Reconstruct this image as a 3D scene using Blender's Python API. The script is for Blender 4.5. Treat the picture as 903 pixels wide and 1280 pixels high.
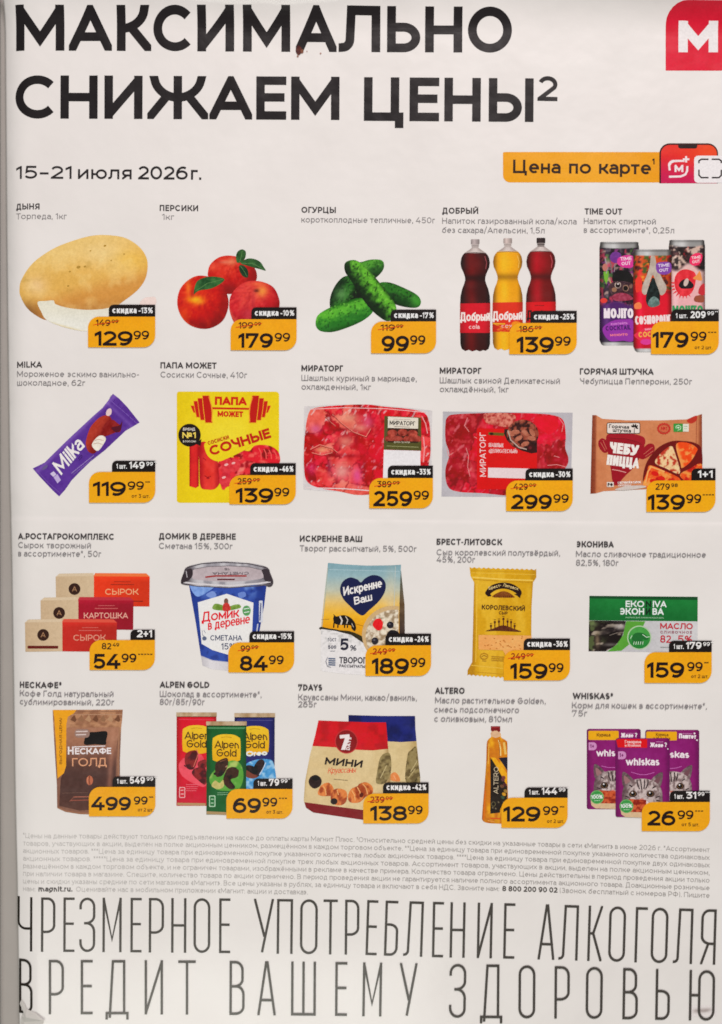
import bpy, math, random
import numpy as np

for o in list(bpy.data.objects):
    bpy.data.objects.remove(o, do_unlink=True)
SC = bpy.context.scene
COL = SC.collection

# ------------------------------------------------------------------ camera, light, exposure
S = 0.00066                      # metres per printed unit: the sheet is about A1 size
CX, CY = 451.5, 640.0
DIST = 1.2
cd = bpy.data.cameras.new('camera')
cam = bpy.data.objects.new('camera', cd)
COL.objects.link(cam)
cam.location = (0, -DIST, 0)
cam.rotation_euler = (math.radians(90), 0, 0)
cd.sensor_fit = 'VERTICAL'
cd.sensor_height = 24
cd.lens = 24 * DIST / (1280 * S)
cd.clip_start = 0.01
cd.clip_end = 50
SC.camera = cam
cd.dof.use_dof = True            # the photograph is a touch out of focus
cd.dof.focus_distance = 1.13
cd.dof.aperture_fstop = 2.9

w = bpy.data.worlds.new('World')
SC.world = w
w.use_nodes = True
bg = w.node_tree.nodes['Background']
bg.inputs[0].default_value = (1.0, 0.96, 0.92, 1)
bg.inputs[1].default_value = 0.25


def lamp(name, loc, target, sx, sy, energy, color):
    d = bpy.data.lights.new(name, 'AREA')
    d.shape = 'RECTANGLE'
    d.size, d.size_y = sx, sy
    d.energy = energy
    d.color = color
    o = bpy.data.objects.new(name, d)
    COL.objects.link(o)
    o.location = loc
    from mathutils import Vector
    o.rotation_euler = (Vector(target) - Vector(loc)).to_track_quat('-Z', 'Y').to_euler()
    return o


lamp('ceiling_lamp', (0.42, -2.2, 1.75), (0.0, 0, 0.1), 1.0, 0.5, 53, (1.0, 0.882, 0.868))
lamp('aisle_lamp', (-0.35, -1.7, -1.15), (0.0, 0, -0.3), 1.1, 0.5, 13.5, (0.98, 0.985, 0.885))
SC.view_settings.view_transform = 'Standard'
SC.view_settings.look = 'None'
SC.view_settings.exposure = 0.0
SC.view_settings.gamma = 1.0

# ------------------------------------------------------------------ the paper's real relief


def left_edge(y):
    return np.interp(y, [-40, 0, 300, 600, 700, 1000, 1100, 1280, 1330],
                     [3.5, 4, 6, 10, 12.5, 17.5, 20, 23, 24])


def relief(x, y):
    """forward bulge of the hanging sheet in printed units"""
    x = np.asarray(x, float); y = np.asarray(y, float)
    yy = y - 7.0 * x / 903.0
    z = np.interp(yy, [580, 612, 640, 645.5, 648.5, 651, 690], [0, 0.0, -0.55, -0.7, -0.1, 0.15, 0.0])
    # pinch where the vertical fold crosses
    z = z + 1.3 * np.exp(-((x - 484) / 9.0) ** 2 - ((yy - 645) / 7.0) ** 2)
    t = np.clip((46 - y) / 46.0, 0, 3)
    z = z + 11.0 * t ** 2.5 * (0.9 + 0.3 * np.sin(x / 75.0 + 3.4))
    u = np.clip((34 - (x - left_edge(y))) / 34.0, 0, 1.2)
    k = np.interp(y, [0, 300, 700, 1000, 1280], [12, 13, 11, 8, 6])
    z = z - k * u ** 2.4
    # dents of the paper near the top
    for cx, cy, rx, ry, h in ((392, 34, 17, 20, 1.25), (440, 22, 16, 18, .9), (52, 20, 14, 16, 1.0), (298, 112, 18, 26, .9), (776, 34, 14, 40, 1.0),
                              (130, 84, 12, 40, .7), (330, 14, 16, 14, .8), (600, 18, 26, 14, .6), (205, 48, 16, 26, .5)):
        z = z + h * np.exp(-((x - cx) / rx) ** 2 - ((y - cy) / ry) ** 2)
    for i in range(26):
        r_ = random.Random(900 + i)
        cx, cy, rr = 40 + 850 * r_.random(), 90 + 1170 * r_.random(), 14 + 26 * r_.random()
        z = z + (r_.random() - .4) * .5 * np.exp(-((x - cx) / rr) ** 2 - ((y - cy) / (rr * (.5 + r_.random()))) ** 2)
    # slack waves of the paper
    z = z + 0.9 * np.sin(x / 190.0 + y / 260.0) + 0.6 * np.sin(x / 97.0 - y / 310.0 + 1.3)
    return z


def to_world(x, y, lift=0.0):
    x = np.asarray(x, float); y = np.asarray(y, float)
    z = relief(x, y) * S + lift
    return np.stack([(x - CX) * S, -z, (CY - y) * S], -1)

# ------------------------------------------------------------------ materials


def bump_nodes(nt, bsdf, strength=0.38):
    tc = nt.nodes.new('ShaderNodeTexCoord')
    n1 = nt.nodes.new('ShaderNodeTexNoise')
    n1.inputs['Scale'].default_value = 9.0
    n1.inputs['Detail'].default_value = 4.0
    nt.links.new(tc.outputs['Object'], n1.inputs['Vector'])
    n2 = nt.nodes.new('ShaderNodeTexNoise')
    n2.inputs['Scale'].default_value = 420.0
    n2.inputs['Detail'].default_value = 3.0
    nt.links.new(tc.outputs['Object'], n2.inputs['Vector'])
    b1 = nt.nodes.new('ShaderNodeBump')
    b1.inputs['Strength'].default_value = strength
    b1.inputs['Distance'].default_value = 0.012
    nt.links.new(n1.outputs['Fac'], b1.inputs['Height'])
    b2 = nt.nodes.new('ShaderNodeBump')
    b2.inputs['Strength'].default_value = 0.08
    b2.inputs['Distance'].default_value = 0.0006
    nt.links.new(n2.outputs['Fac'], b2.inputs['Height'])
    nt.links.new(b1.outputs['Normal'], b2.inputs['Normal'])
    nt.links.new(b2.outputs['Normal'], bsdf.inputs['Normal'])


def film_gloss(b):
    b.inputs['Coat Weight'].default_value = 0.35
    b.inputs['Coat Roughness'].default_value = 0.13
    b.inputs['Coat IOR'].default_value = 1.45


def ink_material():
    m = bpy.data.materials.new('printed_ink')
    m.use_nodes = True
    nt = m.node_tree
    b = nt.nodes['Principled BSDF']
    a = nt.nodes.new('ShaderNodeAttribute')
    a.attribute_name = 'ink'
    tc = nt.nodes.new('ShaderNodeTexCoord')
    n = nt.nodes.new('ShaderNodeTexNoise')
    n.inputs['Scale'].default_value = 700.0
    n.inputs['Detail'].default_value = 2.0
    nt.links.new(tc.outputs['Object'], n.inputs['Vector'])
    mr = nt.nodes.new('ShaderNodeMapRange')
    mr.inputs['From Min'].default_value = 0.3
    mr.inputs['From Max'].default_value = 0.7
    mr.inputs['To Min'].default_value = 0.94
    mr.inputs['To Max'].default_value = 1.06
    nt.links.new(n.outputs['Fac'], mr.inputs['Value'])
    vm = nt.nodes.new('ShaderNodeVectorMath')
    vm.operation = 'SCALE'
    nt.links.new(a.outputs['Color'], vm.inputs[0])
    nt.links.new(mr.outputs['Result'], vm.inputs['Scale'])
    nt.links.new(vm.outputs['Vector'], b.inputs['Base Color'])
    b.inputs['Roughness'].default_value = 0.36
    b.inputs['Specular IOR Level'].default_value = 0.18
    film_gloss(b)
    bump_nodes(nt, b)
    return m


def paper_material():
    m = bpy.data.materials.new('poster_paper')
    m.use_nodes = True
    nt = m.node_tree
    b = nt.nodes['Principled BSDF']
    tc = nt.nodes.new('ShaderNodeTexCoord')
    n = nt.nodes.new('ShaderNodeTexNoise')
    n.inputs['Scale'].default_value = 14.0
    n.inputs['Detail'].default_value = 6.0
    nt.links.new(tc.outputs['Object'], n.inputs['Vector'])
    r = nt.nodes.new('ShaderNodeValToRGB')
    r.color_ramp.elements[0].position = 0.3
    r.color_ramp.elements[0].color = (0.775, 0.765, 0.755, 1)
    r.color_ramp.elements[1].position = 0.7
    r.color_ramp.elements[1].color = (0.815, 0.81, 0.80, 1)
    nt.links.new(n.outputs['Fac'], r.inputs['Fac'])
    nt.links.new(r.outputs['Color'], b.inputs['Base Color'])
    b.inputs['Roughness'].default_value = 0.36
    b.inputs['Specular IOR Level'].default_value = 0.18
    film_gloss(b)
    bump_nodes(nt, b)
    return m


def plain_material(name, c, rough=0.5, noise=0.06, scale=60):
    m = bpy.data.materials.new(name)
    m.use_nodes = True
    nt = m.node_tree
    b = nt.nodes['Principled BSDF']
    tc = nt.nodes.new('ShaderNodeTexCoord')
    n = nt.nodes.new('ShaderNodeTexNoise')
    n.inputs['Scale'].default_value = scale
    n.inputs['Detail'].default_value = 5
    nt.links.new(tc.outputs['Object'], n.inputs['Vector'])
    r = nt.nodes.new('ShaderNodeValToRGB')
    r.color_ramp.elements[0].color = tuple(max(0, v * (1 - noise)) for v in c) + (1,)
    r.color_ramp.elements[1].color = tuple(min(1, v * (1 + noise)) for v in c) + (1,)
    nt.links.new(n.outputs['Fac'], r.inputs['Fac'])
    nt.links.new(r.outputs['Color'], b.inputs['Base Color'])
    b.inputs['Roughness'].default_value = rough
    return m


INK = ink_material()
PAPER = paper_material()

# ------------------------------------------------------------------ colour helpers


def lin(c):
    c = np.asarray(c, float) / 255.0
    return np.where(c <= 0.04045, c / 12.92, ((c + 0.055) / 1.055) ** 2.4)


PY = [0, 300, 650, 900, 1280]
PC = lin([[235, 226, 220], [233, 224, 218], [227, 218, 211], [225, 220, 211], [220, 217, 207]])


def ink_of(c, y):
    """pigment reflectance: the seen colour relative to the blank paper beside it"""
    p = np.stack([np.interp(y, PY, PC[:, i]) for i in range(3)], -1)
    c = np.clip(A(c), 0, 255)
    l = c @ A((.3, .59, .11))
    sat = 1.0 + 0.16 * np.clip((c.max(-1) - c.min(-1)) / 60.0, 0, 1)
    c = np.clip(l[..., None] + (c - l[..., None]) * sat[..., None], 0, 255)
    c = np.where(c < 128, 128 * (c / 128.0) ** 1.12, c)
    return np.clip(0.79 * (lin(c) - 0.006) / p, 0.003, 0.86)


def A(c):
    return np.asarray(c, float)


def mix(a, b, t):
    a = A(a); b = A(b)
    t = np.clip(np.asarray(t, float), 0, 1)[..., None]
    return a * (1 - t) + b * t


def ss(a, b, x):
    t = np.clip((np.asarray(x, float) - a) / (b - a), 0, 1)
    return t * t * (3 - 2 * t)


def _h(ix, iy, s):
    v = np.sin(ix * 127.1 + iy * 311.7 + s * 74.7) * 43758.5453
    return v - np.floor(v)


def vnoise(x, y, s):
    ix = np.floor(x); iy = np.floor(y)
    fx = x - ix; fy = y - iy
    fx = fx * fx * (3 - 2 * fx); fy = fy * fy * (3 - 2 * fy)
    a = _h(ix, iy, s); b = _h(ix + 1, iy, s); c = _h(ix, iy + 1, s); d = _h(ix + 1, iy + 1, s)
    return (a * (1 - fx) + b * fx) * (1 - fy) + (c * (1 - fx) + d * fx) * fy


def fbm(x, y, size, seed=0, octv=3):
    x = np.asarray(x, float) / size; y = np.asarray(y, float) / size
    t = 0; amp = 0.5; tot = 0
    for i in range(octv):
        t = t + amp * vnoise(x, y, seed + i * 7)
        tot += amp; amp *= 0.5; x = x * 2.1 + 3.3; y = y * 2.1 + 1.7
    return t / tot


def voro(x, y, bbox, n, seed, sq=1.0):
    rg = np.random.RandomState(seed)
    px = bbox[0] + rg.rand(n) * (bbox[2] - bbox[0])
    py = bbox[1] + rg.rand(n) * (bbox[3] - bbox[1])
    x, y = x + 90 * (fbm(x, y, 70, seed) - 0.5) + 40 * (fbm(x, y, 24, seed + 3) - .5), y + 90 * (fbm(x, y, 70, seed + 5) - 0.5) + 40 * (fbm(x, y, 24, seed + 8) - .5)
    d = np.hypot(x[:, None] - px, (y[:, None] - py) * sq)
    i = np.argsort(d, 1)[:, :2]
    r = np.arange(len(x))
    return i[:, 0], d[r, i[:, 1]] - d[r, i[:, 0]], d[r, i[:, 0]], rg.rand(n)[i[:, 0]]


def vgrad(stops):
    ys = [s[0] for s in stops]; cs = A([s[1] for s in stops])
    return lambda x, y: np.stack([np.interp(y, ys, cs[:, i]) for i in range(3)], -1)


def hgrad(stops):
    g = vgrad(stops)
    return lambda x, y: g(y, x)


def grain(f, amp=8, size=14, seed=1):
    if not callable(f):
        c0 = A(f)
        f = lambda x, y: np.repeat(c0[None], len(x), 0)
    return lambda x, y: np.clip(f(x, y) + amp * 2 * (fbm(x, y, size, seed)[:, None] - 0.5), 0, 255)


def spots(f, lst):
    """soft spots of pigment: (cx, cy, rx, ry, colour, strength)"""
    if not callable(f):
        c0 = A(f)
        f = lambda x, y: np.repeat(c0[None], len(x), 0)

    def g(x, y):
        c = f(x, y)
        for cx, cy, rx, ry, col, st in lst:
            t = st * np.exp(-((x - cx) / rx) ** 2 - ((y - cy) / ry) ** 2)
            c = mix(c, col, t)
        return c
    return g

# ------------------------------------------------------------------ stroke alphabet
# each glyph: width / height, strokes.  "x,y" points, r = rounded corner, @ = elliptic arc,
# z = closed, ! = no cap extension at that end
G = {}


def gl(chars, W, *st):
    for c in chars:
        G[c] = (W, st)


gl('АA', 1.0, '0,0 .5,1 1,0', '.2,.27 .8,.27')
gl('Б', .78, '.93,1 0,1 0,0 1,0r 1,.57r 0,.57')
gl('ВB', .8, '0,0 0,1 .92,1r .92,.53r 0,.53!', '!0,.53 1,.53r 1,0r 0,0')
gl('Г', .64, '0,0 0,1 1,1')
gl('Д', 1.0, '0,-.17 0,0 1,0 1,-.17', '.14,0 .26,1 .84,1 .84,0')
gl('ЕE', .7, '1,1 0,1 0,0 1,0', '0,.52 .92,.52')
gl('Ё', .7, '1,1 0,1 0,0 1,0', '0,.52 .92,.52', '.2,1.25 .3,1.25', '.7,1.25 .8,1.25')
gl('Ж', 1.3, '.5,0 .5,1', '.06,1 .12,.5r .5,.5 .88,.5r .94,1', '!.27,.5 0,0', '!.73,.5 1,0')
gl('З', .76, '@.46,.745,.44,.255,150,-90 @.46,.26,.54,.26,90,-150')
gl('И', .9, '0,0 0,1', '1,0 1,1', '0,0 1,1')
gl('Й', .9, '0,0 0,1', '1,0 1,1', '0,0 1,1', '@.5,1.38,.22,.13,195,345')
gl('КK', .9, '0,0 0,1', '0,.5 .82,.5r .9,1', '!.42,.5 1,0')
gl('Л', .95, '0,.01 .2,.01r .25,1 1,1 1,0')
gl('МM', 1.12, '0,0 0,1', '1,0 1,1', '0,1 .5,.2 1,1')
gl('НH', .87, '0,0 0,1', '1,0 1,1', '0,.5 1,.5')
gl('ОO', 1.08, '@.5,.5,.5,.5,0,360 z')
gl('П', .85, '0,0 0,1 1,1 1,0')
gl('РP', .8, '0,0 0,1 1,1r 1,.36r 0,.36')
gl('СC', .97, '@.575,.5,.575,.5,43,317')
gl('ТT', .82, '0,1 1,1', '.5,0 .5,1')
gl('У', .92, '0,1 .52,.28!', '1,1 .45,0r .1,0')
gl('Ф', 1.12, '.5,0 .5,1', '0,.2r 0,.85r 1,.85r 1,.2r z')
gl('ХX', .92, '0,0 1,1', '0,1 1,0')
gl('Ц', 1.0, '0,1 0,0 1,0 1,-.2', '.86,0 .86,1')
gl('Ч', .8, '0,1 0,.42r 1,.42', '1,0 1,1')
gl('Ш', 1.25, '0,1 0,0 1,0 1,1', '.5,0 .5,1')
gl('Щ', 1.35, '0,1 0,0 1,0 1,-.2', '.46,0 .46,1', '.92,0 .92,1')
gl('Ъ', .95, '0,1 .25,1 .25,0 1,0r 1,.57r .25,.57')
gl('Ы', 1.1, '0,1 0,0 .68,0r .68,.57r 0,.57', '1,0 1,1')
gl('Ь', .78, '0,1 0,0 1,0r 1,.57r 0,.57')
gl('Э', .92, '@.5,.5,.5,.5,135,-135', '.3,.5 1,.5!')
gl('Ю', 1.35, '0,0 0,1', '0,.5 .35,.5!', '@.67,.5,.33,.5,0,360 z')
gl('Я', .82, '1,0 1,1 0,1r 0,.37r 1,.37', '!.5,.37 0,0')
gl('D', .92, '0,0 0,1 1,1r 1,0r z')
gl('G', 1.0, '@.5,.5,.5,.5,43,358 .58,.5')
gl('I', .0, '0,0 0,1')
gl('J', .6, '1,1 1,0r 0,0r 0,.25')
gl('L', .66, '0,1 0,0 1,0')
gl('N', .9, '0,0 0,1', '1,0 1,1', '0,1 1,0')
gl('R', .82, '0,0 0,1 1,1r 1,.4r 0,.4', '!.5,.4 1,0')
gl('S', .78, '@.5,.74,.45,.26,35,270 @.5,.26,.5,.26,90,-145')
gl('U', .85, '0,1 0,0r 1,0r 1,1')
gl('V', .98, '0,1 .5,0 1,1')
gl('W', 1.45, '0,1 .25,0 .5,.95 .75,0 1,1')
gl('Y', .9, '0,1 .5,.42 1,1', '.5,.42 .5,0')
gl('0', .84, '@.5,.5,.5,.5,0,360 z')
gl('1', .38, '0,.84 1,1 1,0')
gl('2', .78, '@.5,.70,.48,.30,160,-28 0,0 1,0')
gl('3', .78, '.05,1 .93,1 .42,.6 @.47,.3,.53,.3,85,-150')
gl('4', .92, '.62,1 0,.27 1,.27', '.74,.5 .74,0')
gl('5', .8, '.92,1 .16,1 .1,.53 @.47,.31,.53,.31,125,-150')
gl('6', .84, '@.5,.32,.5,.32,0,360 z', '@.62,.36,.62,.64,62,185!')
gl('7', .82, '0,.78 0,1 1,1 .35,0')
gl('8', .82, '@.5,.755,.43,.245,0,360 z', '@.5,.27,.5,.27,0,360 z')
gl('9', .84, '@.5,.68,.5,.32,0,360 z', '@.38,.64,.62,.64,242,365!')
gl('.', .0, '0,0 0,.02')
gl(',', .06, '1,.04 0,-.13')
gl(':', .0, '0,0 0,.02', '0,.55 0,.57')
gl('-', .36, '0,.4 1,.4')
gl('–', .55, '0,.4 1,.4')
gl('/', .5, '0,-.1 1,1.1')
gl('+', .6, '0,.45 1,.45', '.5,.12 .5,.78')
gl('*', .34, '.5,.66 .5,1', '.1,.74 .9,.93', '.1,.93 .9,.74')
gl('!', .0, '0,0 0,.03', '0,.3 0,1')
gl('?', .6, '@.5,.74,.5,.26,165,-60 .5,.42 .5,.27', '.5,0 .5,.03')
gl('%', 1.0, '@.2,.76,.2,.24,0,360 z', '@.8,.24,.2,.24,0,360 z', '.15,0 .85,1')
gl('(', .22, '@1,.45,1,.65,110,250')
gl(')', .22, '@0,.45,1,.65,70,-70')
gl('«', .5, '.45,.6 0,.35 .45,.1', '1,.6 .55,.35 1,.1')
gl('»', .5, '0,.6 .45,.35 0,.1', '.55,.6 1,.35 .55,.1')
gl('®', .42, '@.5,.8,.5,.22,0,360 z', '.35,.7 .35,.9 .6,.85')
gl('№', 1.35, '0,0 0,1', '.55,0 .55,1', '0,1 .55,0', '@.84,.7,.16,.22,0,360 z', '.68,.3 1,.3')
gl('²', .5, '@.5,.86,.46,.16,160,-28 0,.45 1,.45')
gl('¹', .24, '0,.9 1,1 1,.5')
XH = 0.74
LOW = {}


def lo(chars, W, *st):
    for c in chars:
        LOW[c] = (W, st)


lo('аa', .9, '@.5,.62,.5,.38,150,0 1,0', '1,.56 0,.56r 0,0r 1,.04')
lo('б', 1.0, '@.5,.48,.5,.48,0,360 z', '0,.5 .05,1.2r .92,1.36')
lo('еe', .98, '0,.5 1,.5', '@.5,.5,.5,.5,0,312')
lo('ё', .98, '0,.5 1,.5', '@.5,.5,.5,.5,0,312', '.22,1.3 .3,1.3', '.7,1.3 .78,1.3')
lo('рp', 1.0, '0,-.38 0,1', '@.5,.5,.5,.5,0,360 z')
lo('уy', .92, '0,1 .52,.06!', '1,1 .42,-.36r .1,-.36')
lo('ф', 1.3, '.5,-.38 .5,1.36', '@.5,.5,.5,.5,0,360 z')
lo('b', 1.0, '0,0 0,1.38', '@.5,.5,.5,.5,0,360 z')
lo('d', 1.0, '1,0 1,1.38', '@.5,.5,.5,.5,0,360 z')
lo('g', 1.0, '1,1 1,-.36r 0.05,-.36', '@.5,.5,.5,.5,0,360 z')
lo('h', .85, '0,0 0,1.38', '0,1r 1,1r 1,0')
lo('i', .0, '0,0 0,1', '0,1.3 0,1.33')
lo('k', .85, '0,0 0,1.38', '1,1 .05,.4', '.4,.6 1,0')
lo('l', .0, '0,0 0,1.38')
lo('m', 1.5, '0,0 0,1', '0,1 .5,1r .5,0', '.5,1 1,1r 1,0')
lo('n', .85, '0,0 0,1', '0,1 1,1r 1,0')
lo('r', .5, '0,0 0,1', '0,.6 0,1r 1,1')
lo('s', .75, '@.5,.74,.45,.26,35,270 @.5,.26,.5,.26,90,-145')
lo('t', .6, '.35,1.3 .35,0r 1,0', '0,1 1,1')
lo('u', .85, '0,1 0,0r 1,0r 1,1', '1,0 1,1')
lo('w', 1.4, '0,1 .25,0 .5,.95 .75,0 1,1')
lo('z', .8, '0,1 1,1 0,0 1,0')
lo('o', 1.08, '@.5,.5,.5,.5,0,360 z')
lo('cс', .95, '@.575,.5,.575,.5,43,317')


def glyph(ch):
    """-> width factor, height factor, strokes"""
    if ch in LOW:
        W, st = LOW[ch]
        return W * XH, XH, st
    if ch in G:
        W, st = G[ch]
        return W, 1.0, st
    up = ch.upper()
    if up in G:
        W, st = G[up]
        return W * XH * 1.02, XH, st
    return 0.35, 1.0, ()


def stroke_path(spec, Wd, Hd, wt, seg, rmax=None):
    """points of the centre line in glyph units (already scaled), closed flag, extension flags"""
    ex0 = ex1 = True
    closed = False
    pts = []
    toks = spec.split()
    for i, t in enumerate(toks):
        if t == 'z':
            closed = True
            continue
        if t.startswith('!'):
            ex0 = False; t = t[1:]
        if t.endswith('!'):
            ex1 = False; t = t[:-1]
        if t.startswith('@'):
            cx, cy, rx, ry, a0, a1 = [float(v) for v in t[1:].split(',')]
            n = max(3, int(abs(a1 - a0) / 90.0 * seg))
            full = abs(a1 - a0) >= 359.9
            for k in range(n if full else n + 1):
                a = math.radians(a0 + (a1 - a0) * k / n)
                pts.append((cx + rx * math.cos(a), cy + ry * math.sin(a), 'a'))
        else:
            r = t.endswith('r')
            x, y = t.rstrip('r').split(',')
            pts.append((float(x), float(y), 'r' if r else 'l'))
    if pts[0][2] == 'a' and toks[0].startswith('@'):
        ex0 = False
    if pts[-1][2] == 'a':
        ex1 = False
    P = [(wt / 2 + x * (Wd - wt), wt / 2 + y * (Hd - wt), f) for x, y, f in pts]
    # rounding
    n = len(P)
    out = []
    for i, (x, y, f) in enumerate(P):
        if f != 'r' or (not closed and i in (0, n - 1)):
            out.append((x, y)); continue
        a = P[(i - 1) % n]; b = P[(i + 1) % n]

        def avail(q, j):
            L = math.hypot(q[0] - x, q[1] - y)
            return L * (0.5 if q[2] == 'r' else 1.0), L
        da, La = avail(a, i - 1); db, Lb = avail(b, i + 1)
        ra = min(da, 1.2 * db); rb = min(db, 1.2 * da)
        if rmax:
            ra = min(ra, rmax * Wd); rb = min(rb, rmax * Wd * 1.15)
        p0 = (x + (a[0] - x) / La * ra, y + (a[1] - y) / La * ra)
        p3 = (x + (b[0] - x) / Lb * rb, y + (b[1] - y) / Lb * rb)
        k = 0.5523
        p1 = (p0[0] + (x - p0[0]) * k, p0[1] + (y - p0[1]) * k)
        p2 = (p3[0] + (x - p3[0]) * k, p3[1] + (y - p3[1]) * k)
        for s_ in range(seg + 1):
            t = s_ / seg
            m = 1 - t
            out.append((m**3 * p0[0] + 3 * m * m * t * p1[0] + 3 * m * t * t * p2[0] + t**3 * p3[0],
                        m**3 * p0[1] + 3 * m * m * t * p1[1] + 3 * m * t * t * p2[1] + t**3 * p3[1]))
    res = [out[0]]
    for p in out[1:]:
        if math.hypot(p[0] - res[-1][0], p[1] - res[-1][1]) > 1e-4:
            res.append(p)
    if closed and math.hypot(res[0][0] - res[-1][0], res[0][1] - res[-1][1]) < 1e-4:
        res.pop()
    return res, closed, ex0, ex1


def ribbon(pts, wd, closed=False, ex0=False, ex1=False):
    """mitred strip of quads along a centre line; wd a number or one per point"""
    n = len(pts)
    if n < 2:
        return []
    P = [tuple(p) for p in pts]
    ws = list(wd) if hasattr(wd, '__len__') else [wd] * n
    if not closed:
        for end, flag in ((0, ex0), (-1, ex1)):
            if flag:
                a = P[end]; b = P[1] if end == 0 else P[-2]
                dx, dy = a[0] - b[0], a[1] - b[1]
                L = math.hypot(dx, dy)
                e = ws[end] / 2 if min(abs(dx), abs(dy)) < 0.02 * L else ws[end] * 1.9
                P[end] = (a[0] + dx / L * e, a[1] + dy / L * e)
    L_, R_ = [], []
    for i in range(n):
        a = P[i - 1] if (i > 0 or closed) else None
        b = P[(i + 1) % n] if (i < n - 1 or closed) else None
        p = P[i]
        ns = []
        for q0, q1 in ((a, p), (p, b)):
            if q0 is None or q1 is None:
                continue
            dx, dy = q1[0] - q0[0], q1[1] - q0[1]
            l = math.hypot(dx, dy) or 1e-9
            ns.append((-dy / l, dx / l))
        if len(ns) == 2:
            mx, my = ns[0][0] + ns[1][0], ns[0][1] + ns[1][1]
            l2 = mx * mx + my * my
            if l2 < 0.02:
                mx, my = ns[0]; sc = 1.0
            else:
                sc = min(2.0 / l2, 6.0)
        else:
            mx, my = ns[0]; sc = 1.0
        h = ws[i] / 2
        L_.append((p[0] + mx * sc * h, p[1] + my * sc * h))
        R_.append((p[0] - mx * sc * h, p[1] - my * sc * h))
    quads = []
    for i in range(n if closed else n - 1):
        j = (i + 1) % n
        quads.append([L_[i], L_[j], R_[j], R_[i]])
    return quads


def clip(poly, ax, v, keep_less):
    out = []
    n = len(poly)
    for i in range(n):
        a = poly[i]; b = poly[(i + 1) % n]
        ia = (a[ax] <= v) if keep_less else (a[ax] >= v)
        ib = (b[ax] <= v) if keep_less else (b[ax] >= v)
        if ia:
            out.append(a)
        if ia != ib:
            t = (v - a[ax]) / (b[ax] - a[ax])
            out.append((a[0] + (b[0] - a[0]) * t, a[1] + (b[1] - a[1]) * t))
    return out


def slabs(poly, ax, step):
    lo_ = min(p[ax] for p in poly); hi = max(p[ax] for p in poly)
    i0 = math.floor(lo_ / step + 1e-9); i1 = math.floor(hi / step - 1e-9)
    if i0 >= i1:
        return [poly]
    res = []
    rest = poly
    for i in range(i0, i1):
        v = (i + 1) * step
        c = clip(rest, ax, v, True)
        if len(c) > 2:
            res.append(c)
        rest = clip(rest, ax, v, False)
        if len(rest) < 3:
            break
    if len(rest) > 2:
        res.append(rest)
    return res


def smooth(pts, n=6):
    """closed Catmull-Rom curve through the points"""
    m = len(pts)
    out = []
    for i in range(m):
        p0, p1, p2, p3 = [A(pts[(i + k - 1) % m]) for k in range(4)]
        for s_ in range(n):
            t = s_ / n
            out.append(tuple(0.5 * (2 * p1 + (p2 - p0) * t + (2 * p0 - 5 * p1 + 4 * p2 - p3) * t * t
                                    + (3 * p1 - p0 - 3 * p2 + p3) * t ** 3)))
    return out


def rrect_pts(x0, y0, x1, y1, r, n=6):
    """corner radii: top-left, top-right, bottom-right, bottom-left (y grows downwards)"""
    if not hasattr(r, '__len__'):
        r = (r,) * 4
    out = []
    for (cx, cy, rr, a0) in ((x0 + r[0], y0 + r[0], r[0], 180), (x1 - r[1], y0 + r[1], r[1], 270),
                             (x1 - r[2], y1 - r[2], r[2], 0), (x0 + r[3], y1 - r[3], r[3], 90)):
        if rr <= 0.01:
            out.append((cx, cy)); continue
        for k in range(n + 1):
            a = math.radians(a0 + 90 * k / n)
            out.append((cx + rr * math.cos(a), cy + rr * math.sin(a)))
    return out


BASE = 0.00012
DZ = 0.000005
LAYER = [0]


TOPL = [0]


def reset(n=0):
    TOPL[0] = max(TOPL[0], LAYER[0])
    LAYER[0] = n


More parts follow.
